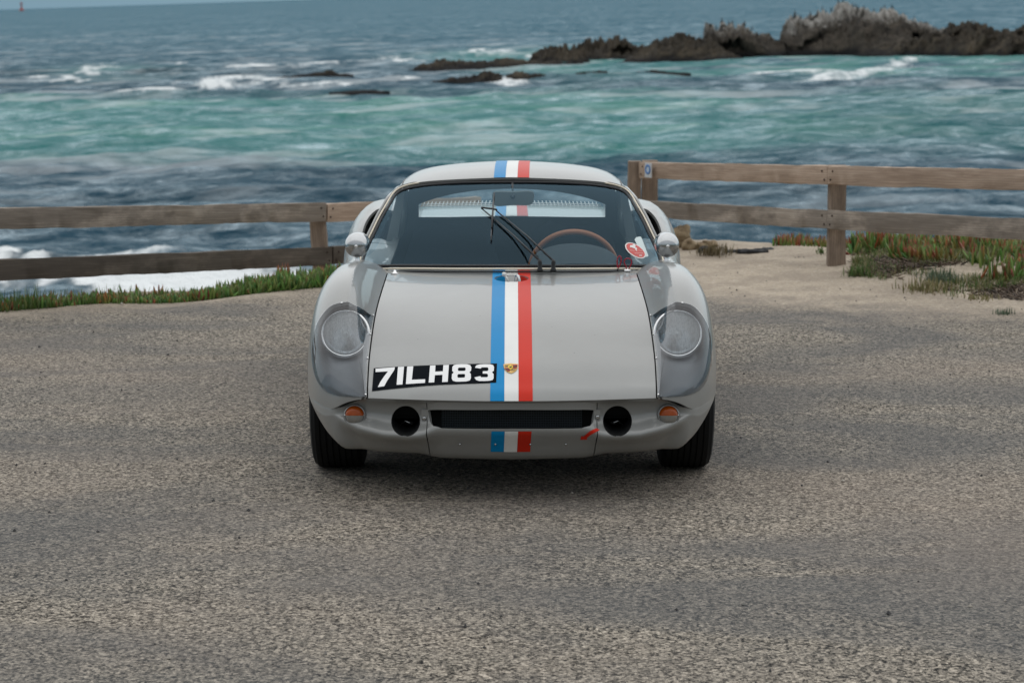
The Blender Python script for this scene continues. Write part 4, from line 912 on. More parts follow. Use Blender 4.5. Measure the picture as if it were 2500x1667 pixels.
vo2 = g.n('TexVoronoi', feature='F1'); vo2.inputs['Scale'].default_value = 78; g.l(v, vo2.inputs['Vector'])
sep = g.n('SeparateColor'); g.l(vo.outputs['Color'], sep.inputs[0]); sep2 = g.n('SeparateColor'); g.l(vo2.outputs['Color'], sep2.inputs[0])
grain = g.ramp(sep.outputs[0], [(0.0, (0.035, 0.040, 0.046)), (0.28, (0.10, 0.102, 0.102)), (0.52, (0.25, 0.232, 0.21)), (0.8, (0.42, 0.38, 0.33)), (1.0, (0.62, 0.56, 0.48))])
grain2 = g.ramp(sep2.outputs[1], [(0.0, (0.06, 0.063, 0.068)), (0.45, (0.20, 0.19, 0.175)), (0.8, (0.34, 0.31, 0.27)), (1.0, (0.50, 0.45, 0.39))])
gm = g.mix(0.5, grain, grain2); hc = g.n('BrightContrast'); hc.inputs['Contrast'].default_value = 0.40; hc.inputs['Bright'].default_value = 0.06; g.l(gm, hc.inputs['Color']); gm = hc.outputs[0]
# long tyre sweeps and warm dusty patches, running diagonally
vs1 = g.coord((0.5, 1.15, 1), rot=(0, 0, R(-28))); sweep = g.noise(vs1, 0.85, 4, 0.5, 0.9)
vs2 = g.coord((0.5, 0.9, 1), rot=(0, 0, R(-30))); warm = g.noise(vs2, 0.55, 4, 0.55, 0.4)
bitu = g.mix(g.ramp(sweep, [(0.38, 0.95), (0.56, 0.0)]), gm, g.mix(0.6, gm, (0.085, 0.088, 0.092)))
dust = g.mix(g.ramp(warm, [(0.44, 0.0), (0.68, 0.55)]), bitu, g.mix(0.5, bitu, (0.33, 0.26, 0.21)))
vs3 = g.coord((1, 1, 1)); blot = g.noise(vs3, 2.3, 6, 0.65); asph = g.mix(g.ramp(blot, [(0.30, 0.22), (0.60, 0.0)]), dust, (0.115, 0.115, 0.115))
fine = g.noise(v, 240, 2, 0.5); asph = g.mix(0.5, asph, g.ramp(fine, [(0.3, 0.25), (0.7, 0.75)]), 'OVERLAY')
sgr = g.ramp(g.noise(v, 110, 4, 0.7), [(0.25, (0.25, 0.20, 0.155)), (0.5, (0.46, 0.385, 0.30)), (0.75, (0.64, 0.55, 0.44))])
spb = g.ramp(sep2.outputs[0], [(0.0, (0.16, 0.14, 0.125)), (0.18, (0.40, 0.335, 0.26)), (0.9, (0.50, 0.425, 0.335)), (1.0, (0.72, 0.66, 0.57))])
sand_c = g.mix(0.45, sgr, spb)
sand_c = g.mix(g.ramp(g.noise(v, 3.1, 5, 0.6), [(0.42, 0.0), (0.62, 0.45)]), sand_c, (0.23, 0.19, 0.155))
edge = g.noise(v, 3.0, 7, 0.72)
edge_f = g.noise(v, 38, 3, 0.6)
fac = g.math('ADD', g.math('ADD', sand_f, g.math('MULTIPLY', g.math('SUBTRACT', edge, 0.5), 1.1)), g.math('MULTIPLY', g.math('SUBTRACT', edge_f, 0.5), 0.9))
facr = g.ramp(fac, [(0.30, 0.0), (0.95, 1.0)])
g.l(g.mix(facr, asph, sand_c), g.b.inputs['Base Color'])
hgt = g.math('ADD', g.math('MULTIPLY', vo.outputs['Distance'], 1.0), g.math('MULTIPLY', fine, 0.4))
g.l(g.bump(hgt, 0.55, 0.006), g.b.inputs['Normal']); g.b.inputs['Specular IOR Level'].default_value = 0.25
ground = big_mesh('ground', np.stack([GX, GY, GZ], -1).reshape(-1, 3), grid_faces(len(gy), len(gx)), m_land)
sdist = (GY - Ya(GX)); set_attr(ground, 'sand', (smooth(-2.6, 1.0, sdist) * 0.95 * (0.5 + 0.5 * smooth(-0.8, 0.3, sdist)) + 0.06).ravel())
tag(ground, kind='structure')

# ------------------------------------------------------------------ unseen scrub bank added behind the camera to cut low light on the car
m_bank = mat('shade_bank_scrub', (0.05, 0.06, 0.035), 0.9); g = N(m_bank); g.l(g.ramp(g.noise(g.coord(), 0.9, 7, 0.7), [(0.3, (0.018, 0.026, 0.014)), (0.55, (0.05, 0.06, 0.03)), (0.8, (0.12, 0.105, 0.065))]), g.b.inputs['Base Color'])
bx_, bt_ = np.meshgrid(np.linspace(-90, 90, 240), np.linspace(0, 1, 40)); by_ = -26 - 16 * bt_ + 0.006 * bx_ ** 2
bz_ = 6.5 * smooth(0, 0.8, bt_) * (0.75 + 0.5 * fbm(bx_ * 0.06, bt_ * 2, 4, 2)) + 2.6 * (ridged(bx_ * 0.35, by_ * 0.35, 4, 8) - 0.4) * smooth(0.05, 0.3, bt_) - 0.3
bank = big_mesh('shade_bank', np.stack([bx_, by_, bz_], -1).reshape(-1, 3), grid_faces(40, 240), m_bank); tag(bank, kind='structure')

# ------------------------------------------------------------------ sea
HS = CAM_H - SEA_Z
vrel = np.r_[np.linspace(960, 480, 300), np.linspace(478.4, 6, 340), [4, 2.6, 1.6, 1.0, 0.4]]
rows = FPX * HS / vrel
cols = np.r_[np.linspace(-1.3, -0.275, 24)[:-1], np.linspace(-0.275, 0.275, 760), np.linspace(0.275, 1.3, 24)[1:]]
T_, D_ = np.meshgrid(np.tan(cols), rows); X_ = T_ * D_; Y_ = D_ - CAM_D
space = np.gradient(rows)[:, None] * np.ones_like(X_)
def waves(x, y, sp):
    z = np.zeros_like(x)
    for n, (lam, st, sx_, sd_) in enumerate([(46, .003, .45, 0), (24, .006, .5, .25), (13, .018, .45, -.15), (7.0, .032, .45, .2), (3.9, .048, .55, -.25), (2.2, .050, .62, .35), (1.25, .050, .66, -.3), (.70, .050, .7, .2), (.40, .044, .75, 0)]):
        a = st * lam * np.clip(lam / (2.2 * sp) - 0.35, 0, 1)
        if n == 0: a = st * lam
        c, s_ = math.cos(sd_), math.sin(sd_); u = (x * c + y * s_) / lam * sx_; w = (-x * s_ + y * c) / lam
        q = noise2(u + 31.7 * n, w + 11.1 * n, 40 + n) * 0.6 + noise2(u * 1.7 + 3.7 * n, w * 1.6 - 7.1 * n, 60 + n) * 0.4
        z += a * (1.0 - 2.0 * np.abs(2 * q - 1) ** 1.15)
    return z
Z_ = waves(X_, Y_, space); Z_ -= np.median(Z_, axis=1, keepdims=True)
PX = proj(to_land(np.stack([X_, Y_, np.full_like(X_, SEA_Z)], -1))); px_, py_ = PX[..., 0], PX[..., 1]
# foam laid where the surf breaks
nz = fbm(X_ * 0.5, Y_ * 0.35, 5, 3); nf = fbm(X_ * 2.4, Y_ * 1.0, 4, 8); streak = fbm(X_ * 0.10, Y_ * 0.30, 5, 21)
def blob(cx, cy, rx, ry, rot=0.0):
    c, s_ = math.cos(rot), math.sin(rot); dx, dy = px_ - cx, py_ - cy; u = (dx * c + dy * s_) / rx; w = (-dx * s_ + dy * c) / ry; return np.exp(-(u * u + w * w))
far = np.zeros_like(X_)
for b in [(236, 168, 60, 15), (225, 186, 40, 8), (446, 160, 22, 6), (610, 168, 62, 8, -.05), (860, 152, 170, 8, -.10), (985, 147, 60, 11), (1165, 131, 90, 8, -.06), (1240, 130, 30, 9), (570, 193, 130, 6), (820, 205, 160, 6), (330, 226, 150, 8), (980, 192, 60, 6), (1250, 205, 120, 5), (2140, 172, 95, 10, -.22), (2040, 190, 90, 7, -.15), (1300, 140, 30, 6), (1850, 128, 60, 4), (1480, 148, 30, 5), (1790, 133, 22, 4), (520, 205, 120, 5), (120, 196, 120, 6), (1950, 178, 150, 5)]: far = np.maximum(far, blob(*b))
near = np.zeros_like(X_)
poly_w = smooth_poly([(-60, 652), (30, 650), (140, 650), (300, 648), (430, 648), (560, 654), (700, 666), (780, 680), (780, 790), (250, 790), (222, 730), (170, 703), (100, 690), (-60, 690)], 90)
pin = inside(np.stack([px_.ravel(), py_.ravel()], -1), poly_w).reshape(px_.shape)
dpoly = seg_dist(np.stack([px_.ravel(), py_.ravel()], -1)[(px_ < 1000).ravel() & (py_ > 540).ravel()], poly_w); dfull = np.full(px_.size, 999.0); dfull[(px_ < 1000).ravel() & (py_ > 540).ravel()] = dpoly
sdp = np.where(pin, dfull.reshape(px_.shape), -dfull.reshape(px_.shape))
near = smooth(-16, 12, sdp + (nf - 0.5) * 50 + (nz - 0.5) * 20)
near = np.maximum(near, smooth(0.35, 0.75, blob(5, 620, 55, 18) + (nf - 0.5) * 0.5))
near = np.maximum(near, 0.45 * smooth(0.45, 0.85, blob(330, 628, 190, 6, -0.05) + (nf - 0.5) * 0.7))
fs1 = fbm(X_ * 0.55, Y_ * 0.16, 5, 131, 0.62); fs2 = fbm(X_ * 0.16, Y_ * 0.05, 4, 137, 0.6)
fs3 = fbm(X_ * 1.6, Y_ * 0.30, 3, 139, 0.6)
foam = np.maximum(near, 0.92 * smooth(0.34, 0.78, far * 0.80 + ((fs1 - 0.5) * 1.5 + (fs2 - 0.5) * 0.9 + (fs3 - 0.5) * 0.5) * smooth(0.02, 0.3, far)))
thin = smooth(0.60, 0.80, streak + (nz - 0.5) * 0.5) * 0.30 * smooth(60, 110, py_) * smooth(640, 300, py_)
lace = fbm(X_ * 1.1, Y_ * 0.5, 5, 171, 0.7)
foam = foam * (1 - 0.55 * smooth(0.50, 0.66, lace) * (near < 0.5))
foam = np.clip(np.maximum(foam, thin), 0, 1)
Z_ += near * 0.40 * (fbm(X_ * 1.4, Y_ * 1.4, 5, 77) - 0.42) + smooth(0.2, 0.8, far) * 0.25 * (nz - 0.2)
Z_ += 0.14 * blob(0, 650, 240, 26) + 0.25 * blob(420, 178, 180, 7) + 0.2 * blob(760, 166, 240, 6, -.08)
# depth colours: sandy shallows turquoise, kelp and deep water dark
n1 = fbm(X_ * 0.035, Y_ * 0.05, 5, 91); n2 = fbm(X_ * 0.16, Y_ * 0.28, 4, 55)
sh = 0.9 * smooth(212, 255, py_ + (n1 - 0.5) * 40 + (n2 - 0.5) * 25) * smooth(430, 335, py_ + (n1 - 0.5) * 110 + (n2 - 0.5) * 50)
sh = sh * (0.55 + 0.45 * smooth(2300, 1500, px_)) * smooth(0.20, 0.55, n1 + 0.22 * (n2 - 0.5) + 0.12)
sh2 = 0.75 * smooth(100, 140, py_) * smooth(210, 170, py_) * smooth(1050, 1350, px_) * smooth(0.3, 0.6, n2 + 0.1)
sh3 = 0.8 * blob(1180, 140, 160, 14) + 0.5 * blob(260, 178, 160, 18)
sh = np.clip(np.maximum(np.maximum(sh, sh2), sh3), 0, 1)
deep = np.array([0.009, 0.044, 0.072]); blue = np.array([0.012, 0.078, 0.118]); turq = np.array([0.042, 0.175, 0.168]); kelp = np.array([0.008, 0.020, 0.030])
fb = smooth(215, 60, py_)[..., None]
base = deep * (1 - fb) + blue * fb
kk = (smooth(0.52, 0.72, n2) * smooth(380, 470, py_))[..., None] * 0.35
base = base * (1 - kk) + kelp * kk
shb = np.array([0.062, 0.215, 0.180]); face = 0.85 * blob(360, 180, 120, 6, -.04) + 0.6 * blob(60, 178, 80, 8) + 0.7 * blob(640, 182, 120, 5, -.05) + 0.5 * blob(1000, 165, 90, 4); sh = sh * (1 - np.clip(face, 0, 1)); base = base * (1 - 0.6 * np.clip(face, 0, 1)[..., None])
tq = turq + (shb - turq) * smooth(0.45, 0.7, n2)[..., None]
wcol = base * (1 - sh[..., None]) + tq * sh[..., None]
fc_ = foam[..., None]; wcol = wcol * (1 - fc_) + np.array([0.80, 0.83, 0.84]) * fc_
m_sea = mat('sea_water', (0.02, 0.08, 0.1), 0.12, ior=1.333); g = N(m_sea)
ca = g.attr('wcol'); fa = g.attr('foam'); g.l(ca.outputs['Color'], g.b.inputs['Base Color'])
v = g.coord((0.55, 1.0, 1.0)); b1 = g.noise(v, 1.6, 6, 0.62, 0.3); b2 = g.noise(v, 7.0, 3, 0.6)
hb = g.math('ADD', b1, g.math('MULTIPLY', b2, 0.30)); 
nrm = g.bump(hb, 0.8, 0.30)
df = g.n('BsdfDiffuse'); g.l(ca.outputs['Color'], df.inputs[0]); g.l(nrm, df.inputs['Normal'])
gl = g.n('BsdfGlossy'); gl.inputs['Roughness'].default_value = 0.14; gl.inputs['Color'].default_value = (0.78, 0.92, 1.0, 1); g.l(nrm, gl.inputs['Normal'])
fr = g.n('Fresnel'); fr.inputs['IOR'].default_value = 1.333; g.l(nrm, fr.inputs['Normal'])
# the finest wavelets tilt the mirror away: far less than a flat pool reflects at this angle
rip = g.noise(g.coord((0.7, 1.0, 1.0)), 0.085, 7, 0.72, 0.5); rip2 = g.noise(g.coord((0.8, 1.0, 1.0)), 0.55, 8, 0.80, 0.3)
ruf = g.math('MULTIPLY', g.ramp(rip, [(0.36, 0.45), (0.64, 1.0)]), g.ramp(rip2, [(0.38, 0.06), (0.50, 0.42), (0.64, 1.3)]))
rf_ = g.math('MULTIPLY', g.math('MINIMUM', g.math('MULTIPLY', fr.outputs[0], 1.1), 0.42), ruf)
rf_ = g.math('MULTIPLY', rf_, g.math('SUBTRACT', 1.0, fa.outputs['Fac']))
ms = g.n('MixShader'); g.l(rf_, ms.inputs[0]); g.l(df.outputs[0], ms.inputs[1]); g.l(gl.outputs[0], ms.inputs[2])
g.l(ms.outputs[0], [x for x in g.t.nodes if x.type == 'OUTPUT_MATERIAL'][0].inputs[0])
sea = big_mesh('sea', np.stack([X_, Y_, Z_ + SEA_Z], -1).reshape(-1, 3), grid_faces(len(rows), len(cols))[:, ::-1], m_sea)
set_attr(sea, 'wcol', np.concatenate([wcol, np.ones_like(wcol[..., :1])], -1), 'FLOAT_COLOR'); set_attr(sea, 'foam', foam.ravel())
tag(sea, kind='structure', land=False)

# ------------------------------------------------------------------ rocks out in the surf
def rock_mat(name, dark, mid, top, guano):
    m = mat(name, mid, 0.9); g = N(m); v = g.coord(); n = g.noise(v, 0.9, 7, 0.7, 0.4); n2 = g.noise(g.coord((1.6, 1.6, 0.5)), 2.2, 6, 0.7)
    gz = g.attr('hgt').outputs['Fac']
    c = g.ramp(n, [(0.34, dark), (0.52, mid), (0.74, top)])
    c = g.mix(g.ramp(g.math('ADD', gz, g.math('MULTIPLY', g.math('SUBTRACT', n, 0.5), 0.5)), [(0.10, 1.0), (0.36, 0.0)]), c, (0.010, 0.010, 0.011))
    if guano:
        f = g.math('ADD', g.math('MULTIPLY', g.attr('gua').outputs['Fac'], 0.82), g.math('MULTIPLY', g.math('SUBTRACT', n2, 0.5), 1.8))
        c = g.mix(g.ramp(f, [(0.52, 0.0), (0.90, 0.85)]), c, (0.46, 0.445, 0.415))
    g.l(c, g.b.inputs['Base Color']); g.l(g.bump(n2, 0.9, 0.25), g.b.inputs['Normal']); g.b.inputs['Specular IOR Level'].default_value = 0.2; return m
m_rk = rock_mat('reef_rock', (0.014, 0.012, 0.010), (0.052, 0.043, 0.031), (0.125, 0.100, 0.066), False)
m_rg = rock_mat('guano_rock', (0.018, 0.016, 0.014), (0.060, 0.051, 0.040), (0.14, 0.118, 0.092), True)
rk2 = lambda L: [(950 + x / 1.5174, y / 1.5174) for x, y in L]
def sea_rock(prof, base, depth, label, m=None, seed=0, gua=0.0, jag=1.0, cat='rock', lift=0.0):
    """prof: skyline pixels left to right; base: waterline pixel row there (start, end)"""
    prof = np.array(prof, float); x0, x1 = prof[0, 0], prof[-1, 0]; nx = int(max(40, (x1 - x0) / 1.6)); nb = 60
    xs = np.linspace(x0, x1, nx); bv = np.interp(xs, [x0, x1], base); tv = np.interp(xs, prof[:, 0], prof[:, 1])
    Pc = np.array([sea_at(a, b) for a, b in zip(xs, bv)]); dist = np.linalg.norm(Pc[:, :2] - CAMP[:2], axis=1)
    Hh = np.maximum((bv - tv) / FPX * dist * 0.95, 0.05) + lift; xm = Pc[:, 0]
    Hh = Hh * (1 + jag * (0.22 * (noise2(xm * 1.1, xm * 0, seed + 2) - 0.5) + 0.26 * (noise2(xm * 3.2, xm * 0, seed + 3) - 0.45) + 0.20 * (noise2(xm * 7.5, xm * 0, seed + 5) - 0.45)))
    dep = depth * np.clip(np.minimum(np.arange(nx), np.arange(nx)[::-1]) / (nx * 0.14), 0.25, 1)
    bb = np.linspace(-1, 1, nb); B, _ = np.meshgrid(bb, xs); A = Pc[:, None, 0] * np.ones_like(B)
    Yc = Pc[:, None, 1] + dep[:, None] * (1 + B)                     # waterline of the near side at B = -1
    f = np.clip(1 - np.abs(B) ** 2.2, 0, 1) ** 0.7
    r1 = ridged(A * 0.55 + 0.3 * Yc, Yc * 0.50, 5, seed, 0.66); r2 = ridged(A * 1.9, Yc * 1.5, 4, seed + 9, 0.62); r3 = noise2(A * 0.5, Yc * 0.5, seed + 4); r4 = ridged(A * 4.2, Yc * 3.0, 3, seed + 12, 0.6)
    strat = np.round((f * 5 + r3 * 2.2 + r1) * 1.0) / 7.0
    Z = Hh[:, None] * (0.55 * f + 0.45 * np.clip(strat, 0, 1.1) * f ** 0.5) * (0.50 + 0.62 * r1) + jag * (0.42 * (r2 - 0.55) + 0.22 * (r4 - 0.55)) * np.clip(Hh[:, None], 0.25, 1.7) * f ** 0.5
    mxz = Z.max(1, keepdims=True); Z = Z * (Hh[:, None] / np.maximum(mxz, 0.05)) * (1.0 + depth / dist[:, None]) - np.minimum(depth * HS / dist[:, None], 0.12 * Hh[:, None]) * f
    Yc = Yc + (r1 - 0.5) * 0.9 * depth * 0.25 * f + (r3 - 0.5) * depth * 0.6 * (B < 0)
    A = A + (r2 - 0.5) * 0.30 * f
    edge_ = np.minimum(np.arange(nx), np.arange(nx)[::-1])[:, None]; Z = np.where((np.abs(B) > 0.999) | (edge_ == 0), -0.5, Z - 0.10)
    c = np.array([Pc[:, 0].mean(), Pc[:, 1].mean() + depth, SEA_Z]); V = np.stack([A, Yc, Z + SEA_Z], -1).reshape(-1, 3) - c
    o = big_mesh('sea_rock', V, grid_faces(nx, nb)[:, ::-1], m or m_rk); o.location = c
    set_attr(o, 'hgt', (Z / 1.6).ravel()); set_attr(o, 'gua', (gua * smooth(0.35, 0.9, Z / np.maximum(Hh[:, None], 1.0)) * smooth(0.9, 2.2, Hh[:, None] * np.ones_like(Z))).ravel())
    tag(o, label, cat, 'rocks off the shore', land=False); return o, V + c, Z, nx, nb
sea_rock(rk2([(60, 268), (110, 245), (150, 233), (200, 220), (240, 235), (275, 241), (320, 231), (360, 236), (400, 227), (440, 224), (500, 232), (600, 236), (700, 240), (770, 246)]), (178, 162), 3.0, 'low dark rock tapering to the left end of the reef', seed=3, lift=0.2)
sea_rock(rk2([(512, 226), (530, 190), (570, 172), (620, 161), (680, 165), (715, 185), (745, 225)]), (160, 158), 4.0, 'rounded olive brown rock knob near the left end of the reef', seed=14)
sea_rock(rk2([(690, 175), (700, 152), (740, 140), (800, 133), (850, 130), (890, 145), (930, 155), (980, 157), (1010, 139), (1050, 145), (1100, 127), (1150, 130), (1190, 135), (1210, 170)]), (152, 146), 5.0, 'long dark brown rock between the knob and the pale peaks', seed=25)
sea_rock(rk2([(830, 236), (880, 215), (940, 195), (1000, 180), (1060, 170), (1120, 165), (1180, 160), (1240, 170), (1300, 200), (1330, 220)]), (156, 149), 3.0, 'dark wet rock shelf in front of the pale peaks', seed=28)
d_rock = sea_rock(rk2([(1165, 150), (1182, 112), (1200, 93), (1225, 87), (1250, 100), (1280, 85), (1310, 95), (1330, 87), (1360, 105), (1400, 119), (1450, 124), (1480, 150)]), (146, 136), 6.0, 'middle rock with bird whitened pointed peaks', m_rg, 37, 0.85, 0.9)
e_rock = sea_rock(rk2([(1440, 190), (1475, 138), (1535, 104), (1541, 56), (1580, 48), (1650, 41), (1720, 42), (1740, 22), (1760, 13), (1790, 30), (1830, 24), (1870, 31), (1940, 41), (1980, 55), (2050, 77), (2110, 98), (2150, 150)]), (136, 128), 9.0, 'tallest rock of the reef, whitened by birds on its top', m_rg, 48, 1.0, 0.85)
sea_rock(rk2([(2080, 150), (2110, 97), (2130, 79), (2200, 72), (2250, 80), (2300, 85), (2352, 93), (2450, 100), (2560, 130)]), (140, 142), 7.0, 'dark brown rock at the right end of the reef', seed=59)
sea_rock(rk2([(1730, 200), (1780, 180), (1850, 160), (1950, 142), (2030, 132), (2100, 128), (2200, 135), (2300, 130), (2400, 140), (2560, 170)]), (136, 146), 3.5, 'low brown rock bank at the foot of the tallest rock', seed=61)
sea_rock(rk2([(85, 322), (200, 305), (310, 288), (350, 270), (385, 275), (420, 292), (470, 278), (530, 278), (600, 288), (670, 293)]), (213, 196), 1.6, 'low flat rock awash in front of the reef', seed=66, lift=0.22)
sea_rock(rk2([(665, 293), (700, 278), (750, 270), (790, 272), (812, 278)]), (194, 188), 1.2, 'small flat rock beside the awash one', seed=68, lift=0.22)
sea_rock(rk2([(890, 277), (930, 268), (990, 262), (1040, 266), (1080, 270), (1120, 272)]), (184, 182), 1.2, 'small black rock alone in the turquoise water', seed=70, lift=0.12)
sea_rock([(670, 190), (720, 187), (750, 183), (775, 180), (792, 175), (812, 179), (835, 182), (862, 187)], (192, 189), 1.4, 'small brown rock in the surf left of the reef', seed=72, lift=0.15)
sea_rock([(800, 224), (850, 220), (900, 218), (950, 222)], (227, 226), 0.9, 'thin black rock barely above the water', seed=75, lift=0.05)

# cormorants on the two pale rocks
bm_ = MB().lathe([(0.0, 0.02), (0.07, 0.06), (0.12, 0.16), (0.125, 0.28), (0.09, 0.42), (0.05, 0.52), (0.042, 0.62), (0.055, 0.68), (0.05, 0.73), (0.0, 0.76)], (0, 0, 0), 'Z', 8)
bm_.tube([(0.04, 0, 0.70), (0.10, 0, 0.715), (0.15, 0, 0.70)], [0.022, 0.014, 0.006], 5).tube([(-0.05, 0, 0.14), (-0.14, 0, 0.06), (-0.20, 0, 0.0)], [0.06, 0.045, 0.02], 5)
bird0 = bm_.build('cormorant', mat('bird_plumage', (0.012, 0.012, 0.014), 0.6)); first = True
spots = []
for (rk, n_, lab) in ((e_rock, 26, 'black seabird standing on the top of the tallest rock'), (d_rock, 8, 'black seabird standing on the middle pale rock')):
    _, V, Z, nx, nb = rk; Zr = Z.reshape(nx, nb); Vr = V.reshape(nx, nb, 3); used = []
    for i in RNG.permutation(np.arange(int(nx * 0.15), int(nx * 0.85))):
        if len(used) >= n_: break
        if any(abs(i - k) < 3 for k in used): continue
        j = int(np.argmax(Zr[i])); used.append(i)
        if Zr[i, j] < 1.2: continue
        b = bird0 if first else link(bird0.copy()); first = False
        b.location = Vr[i, j] + np.array([0, 0, -0.02]); b.rotation_euler = (0, 0, RNG.uniform(0, 6.28)); b.scale = [RNG.uniform(0.36, 0.50)] * 3
        tag(b, lab, 'bird', 'seabirds on the rocks', land=False)
# far marker buoy
bp = sea_at(53, 27.5, SEA_Z); bs = 1.0
by = MB().lathe([(1.1, -0.6), (1.2, 0.3), (0.9, 0.7), (0.5, 1.0), (0.28, 2.6), (0.34, 2.8), (0.55, 3.0), (0.5, 3.6), (0.0, 3.9)], (0, 0, 0), 'Z', 14).tube([(0, 0, 3.8), (0, 0, 4.6)], 0.1, 6).build('marker_buoy', mat('buoy_red', (0.30, 0.05, 0.04), 0.6))
by.location = bp; k = np.linalg.norm(bp - CAMP) / FPX * 24 / 4.6; by.scale = (k, k, k)
tag(by, 'tiny red marker buoy far out near the horizon', 'buoy', land=False)

# ------------------------------------------------------------------ fences
def wood(name, a, b, c, lichen=0.0, drip=0.0):
    m = mat(name, b, 0.85); g = N(m); v = g.coord((1.2, 14, 14)); n = g.noise(v, 1.6, 8, 0.68, 1.2)
    rg = g.n('TexWave', wave_type='BANDS', bands_direction='Z'); rg.inputs['Scale'].default_value = 10; rg.inputs['Distortion'].default_value = 7; rg.inputs['Detail'].default_value = 3; rg.inputs['Detail Scale'].default_value = 0.8
    g.l(g.coord((0.35, 2, 2)), rg.inputs['Vector'])
    c0 = g.ramp(n, [(0.28, a), (0.5, b), (0.75, c)]); c0 = g.mix(g.math('MULTIPLY', rg.outputs['Fac'], 0.42), c0, tuple(x * 0.50 for x in b)); ck = g.noise(g.coord((0.7, 26, 26)), 1.0, 4, 0.7, 0.6); c0 = g.mix(g.ramp(ck, [(0.66, 0.0), (0.72, 0.75)]), c0, tuple(x * 0.22 for x in b)); pt = g.noise(g.coord((1.6, 2, 2)), 1.0, 5, 0.6); c0 = g.mix(g.ramp(pt, [(0.40, 0.45), (0.60, 0.0)]), c0, tuple(x * 0.58 for x in b))
    kn = g.n('TexVoronoi'); kn.inputs['Scale'].default_value = 1.0; g.l(g.coord((2.1, 3.0, 5.5)), kn.inputs['Vector']); c0 = g.mix(g.ramp(kn.outputs['Distance'], [(0.05, 0.85), (0.12, 0.0)]), c0, tuple(x * 0.28 for x in b))
    if lichen:
        ln = g.noise(g.coord((2.2, 5, 5)), 1.0, 6, 0.65); c0 = g.mix(g.ramp(ln, [(0.62 - 0.3 * lichen, lichen), (0.66 - 0.12 * lichen, 0.0)] if lichen < .5 else [(0.50, lichen), (0.72, 0.15)]), c0, (0.030, 0.027, 0.023))
    if drip:
        dn = g.noise(g.coord((26, 3, 1.6)), 1.0, 3, 0.5); d2 = g.noise(g.coord((4, 4, 7)), 1.0, 3, 0.6)
        c0 = g.mix(g.math('MULTIPLY', g.ramp(dn, [(0.70, 0.0), (0.76, drip)]), g.ramp(d2, [(0.45, 0.0), (0.6, 1.0)])), c0, (0.60, 0.58, 0.54))
    g.l(c0, g.b.inputs['Base Color']); g.l(g.bump(n, 0.5, 0.006), g.b.inputs['Normal']); g.b.inputs['Specular IOR Level'].default_value = 0.2; return m
m_w1 = wood('rail_brown', (0.26, 0.185, 0.135), (0.47, 0.355, 0.275), (0.62, 0.50, 0.40), 0.0, 0.35)
m_w2 = wood('rail_grey', (0.21, 0.175, 0.145), (0.40, 0.34, 0.285), (0.56, 0.49, 0.42), 0.4, 0.4)
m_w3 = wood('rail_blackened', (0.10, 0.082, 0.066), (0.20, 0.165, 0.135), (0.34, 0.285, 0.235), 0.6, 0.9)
m_w4 = wood('post_wood', (0.21, 0.155, 0.12), (0.38, 0.29, 0.225), (0.52, 0.41, 0.325), 0.25, 0.0)
def beam(name, a, b, hgt, thk, m, parent, seed=0):
    """a rough sawn timber from a to b (centre line), slightly waney"""
    a = np.array(a, float); b = np.array(b, float); L = np.linalg.norm(b - a); n = max(8, int(L / 0.05)); t = np.linspace(0, L, n); V = []
    sec = [(-1, -.86), (-.86, -1), (.86, -1), (1, -.86), (1, .86), (.86, 1), (-.86, 1), (-1, .86)]
    for i, x in enumerate(t):
        for q, (sy, sz) in enumerate(sec):
            wob = (noise2(x * 3.1, q * 3.7, seed) - 0.5) * 0.010 + (noise2(x * 14, q * 2.1, seed + 3) - 0.5) * 0.005
            V.append((x - L / 2, sy * thk / 2 + wob * 0.6, sz * hgt / 2 + wob))
    F = [(i * 8 + q, i * 8 + (q + 1) % 8, (i + 1) * 8 + (q + 1) % 8, (i + 1) * 8 + q) for i in range(n - 1) for q in range(8)] + [tuple(range(8))[::-1], tuple((n - 1) * 8 + q for q in range(8))]
    o = auto(mesh(name, V, F, m, parent), 40)
    if name == 'rail':
        for ex in (-L / 2 + 0.03, -L / 2 + 0.055, L / 2 - 0.03, L / 2 - 0.055):
            MB().lathe([(0.007, 0.0), (0.006, -0.004), (0.0, -0.005)], (ex, -thk / 2 - 0.001, (0.028 if abs(ex) < L / 2 - 0.04 else -0.028)), 'Y', 8, None, 0, False).build('bolt_head', mat('rusty_bolt', (0.05, 0.032, 0.024), 0.7, 0.5), o)
    d = Vector(b - a).normalized(); up = Vector((0, 0, 1))
    if abs(d.z) > 0.9: yv = Vector((0, 1, 0)); xv = d; zv = xv.cross(yv).normalized(); yv = zv.cross(xv)
    else: xv = d; yv = up.cross(xv).normalized(); zv = xv.cross(yv)
    Mx = Matrix((xv, yv, zv)).transposed().to_4x4(); Mx.translation = Vector((a + b) / 2); o.matrix_basis = Mx; return o
RH = 0.12
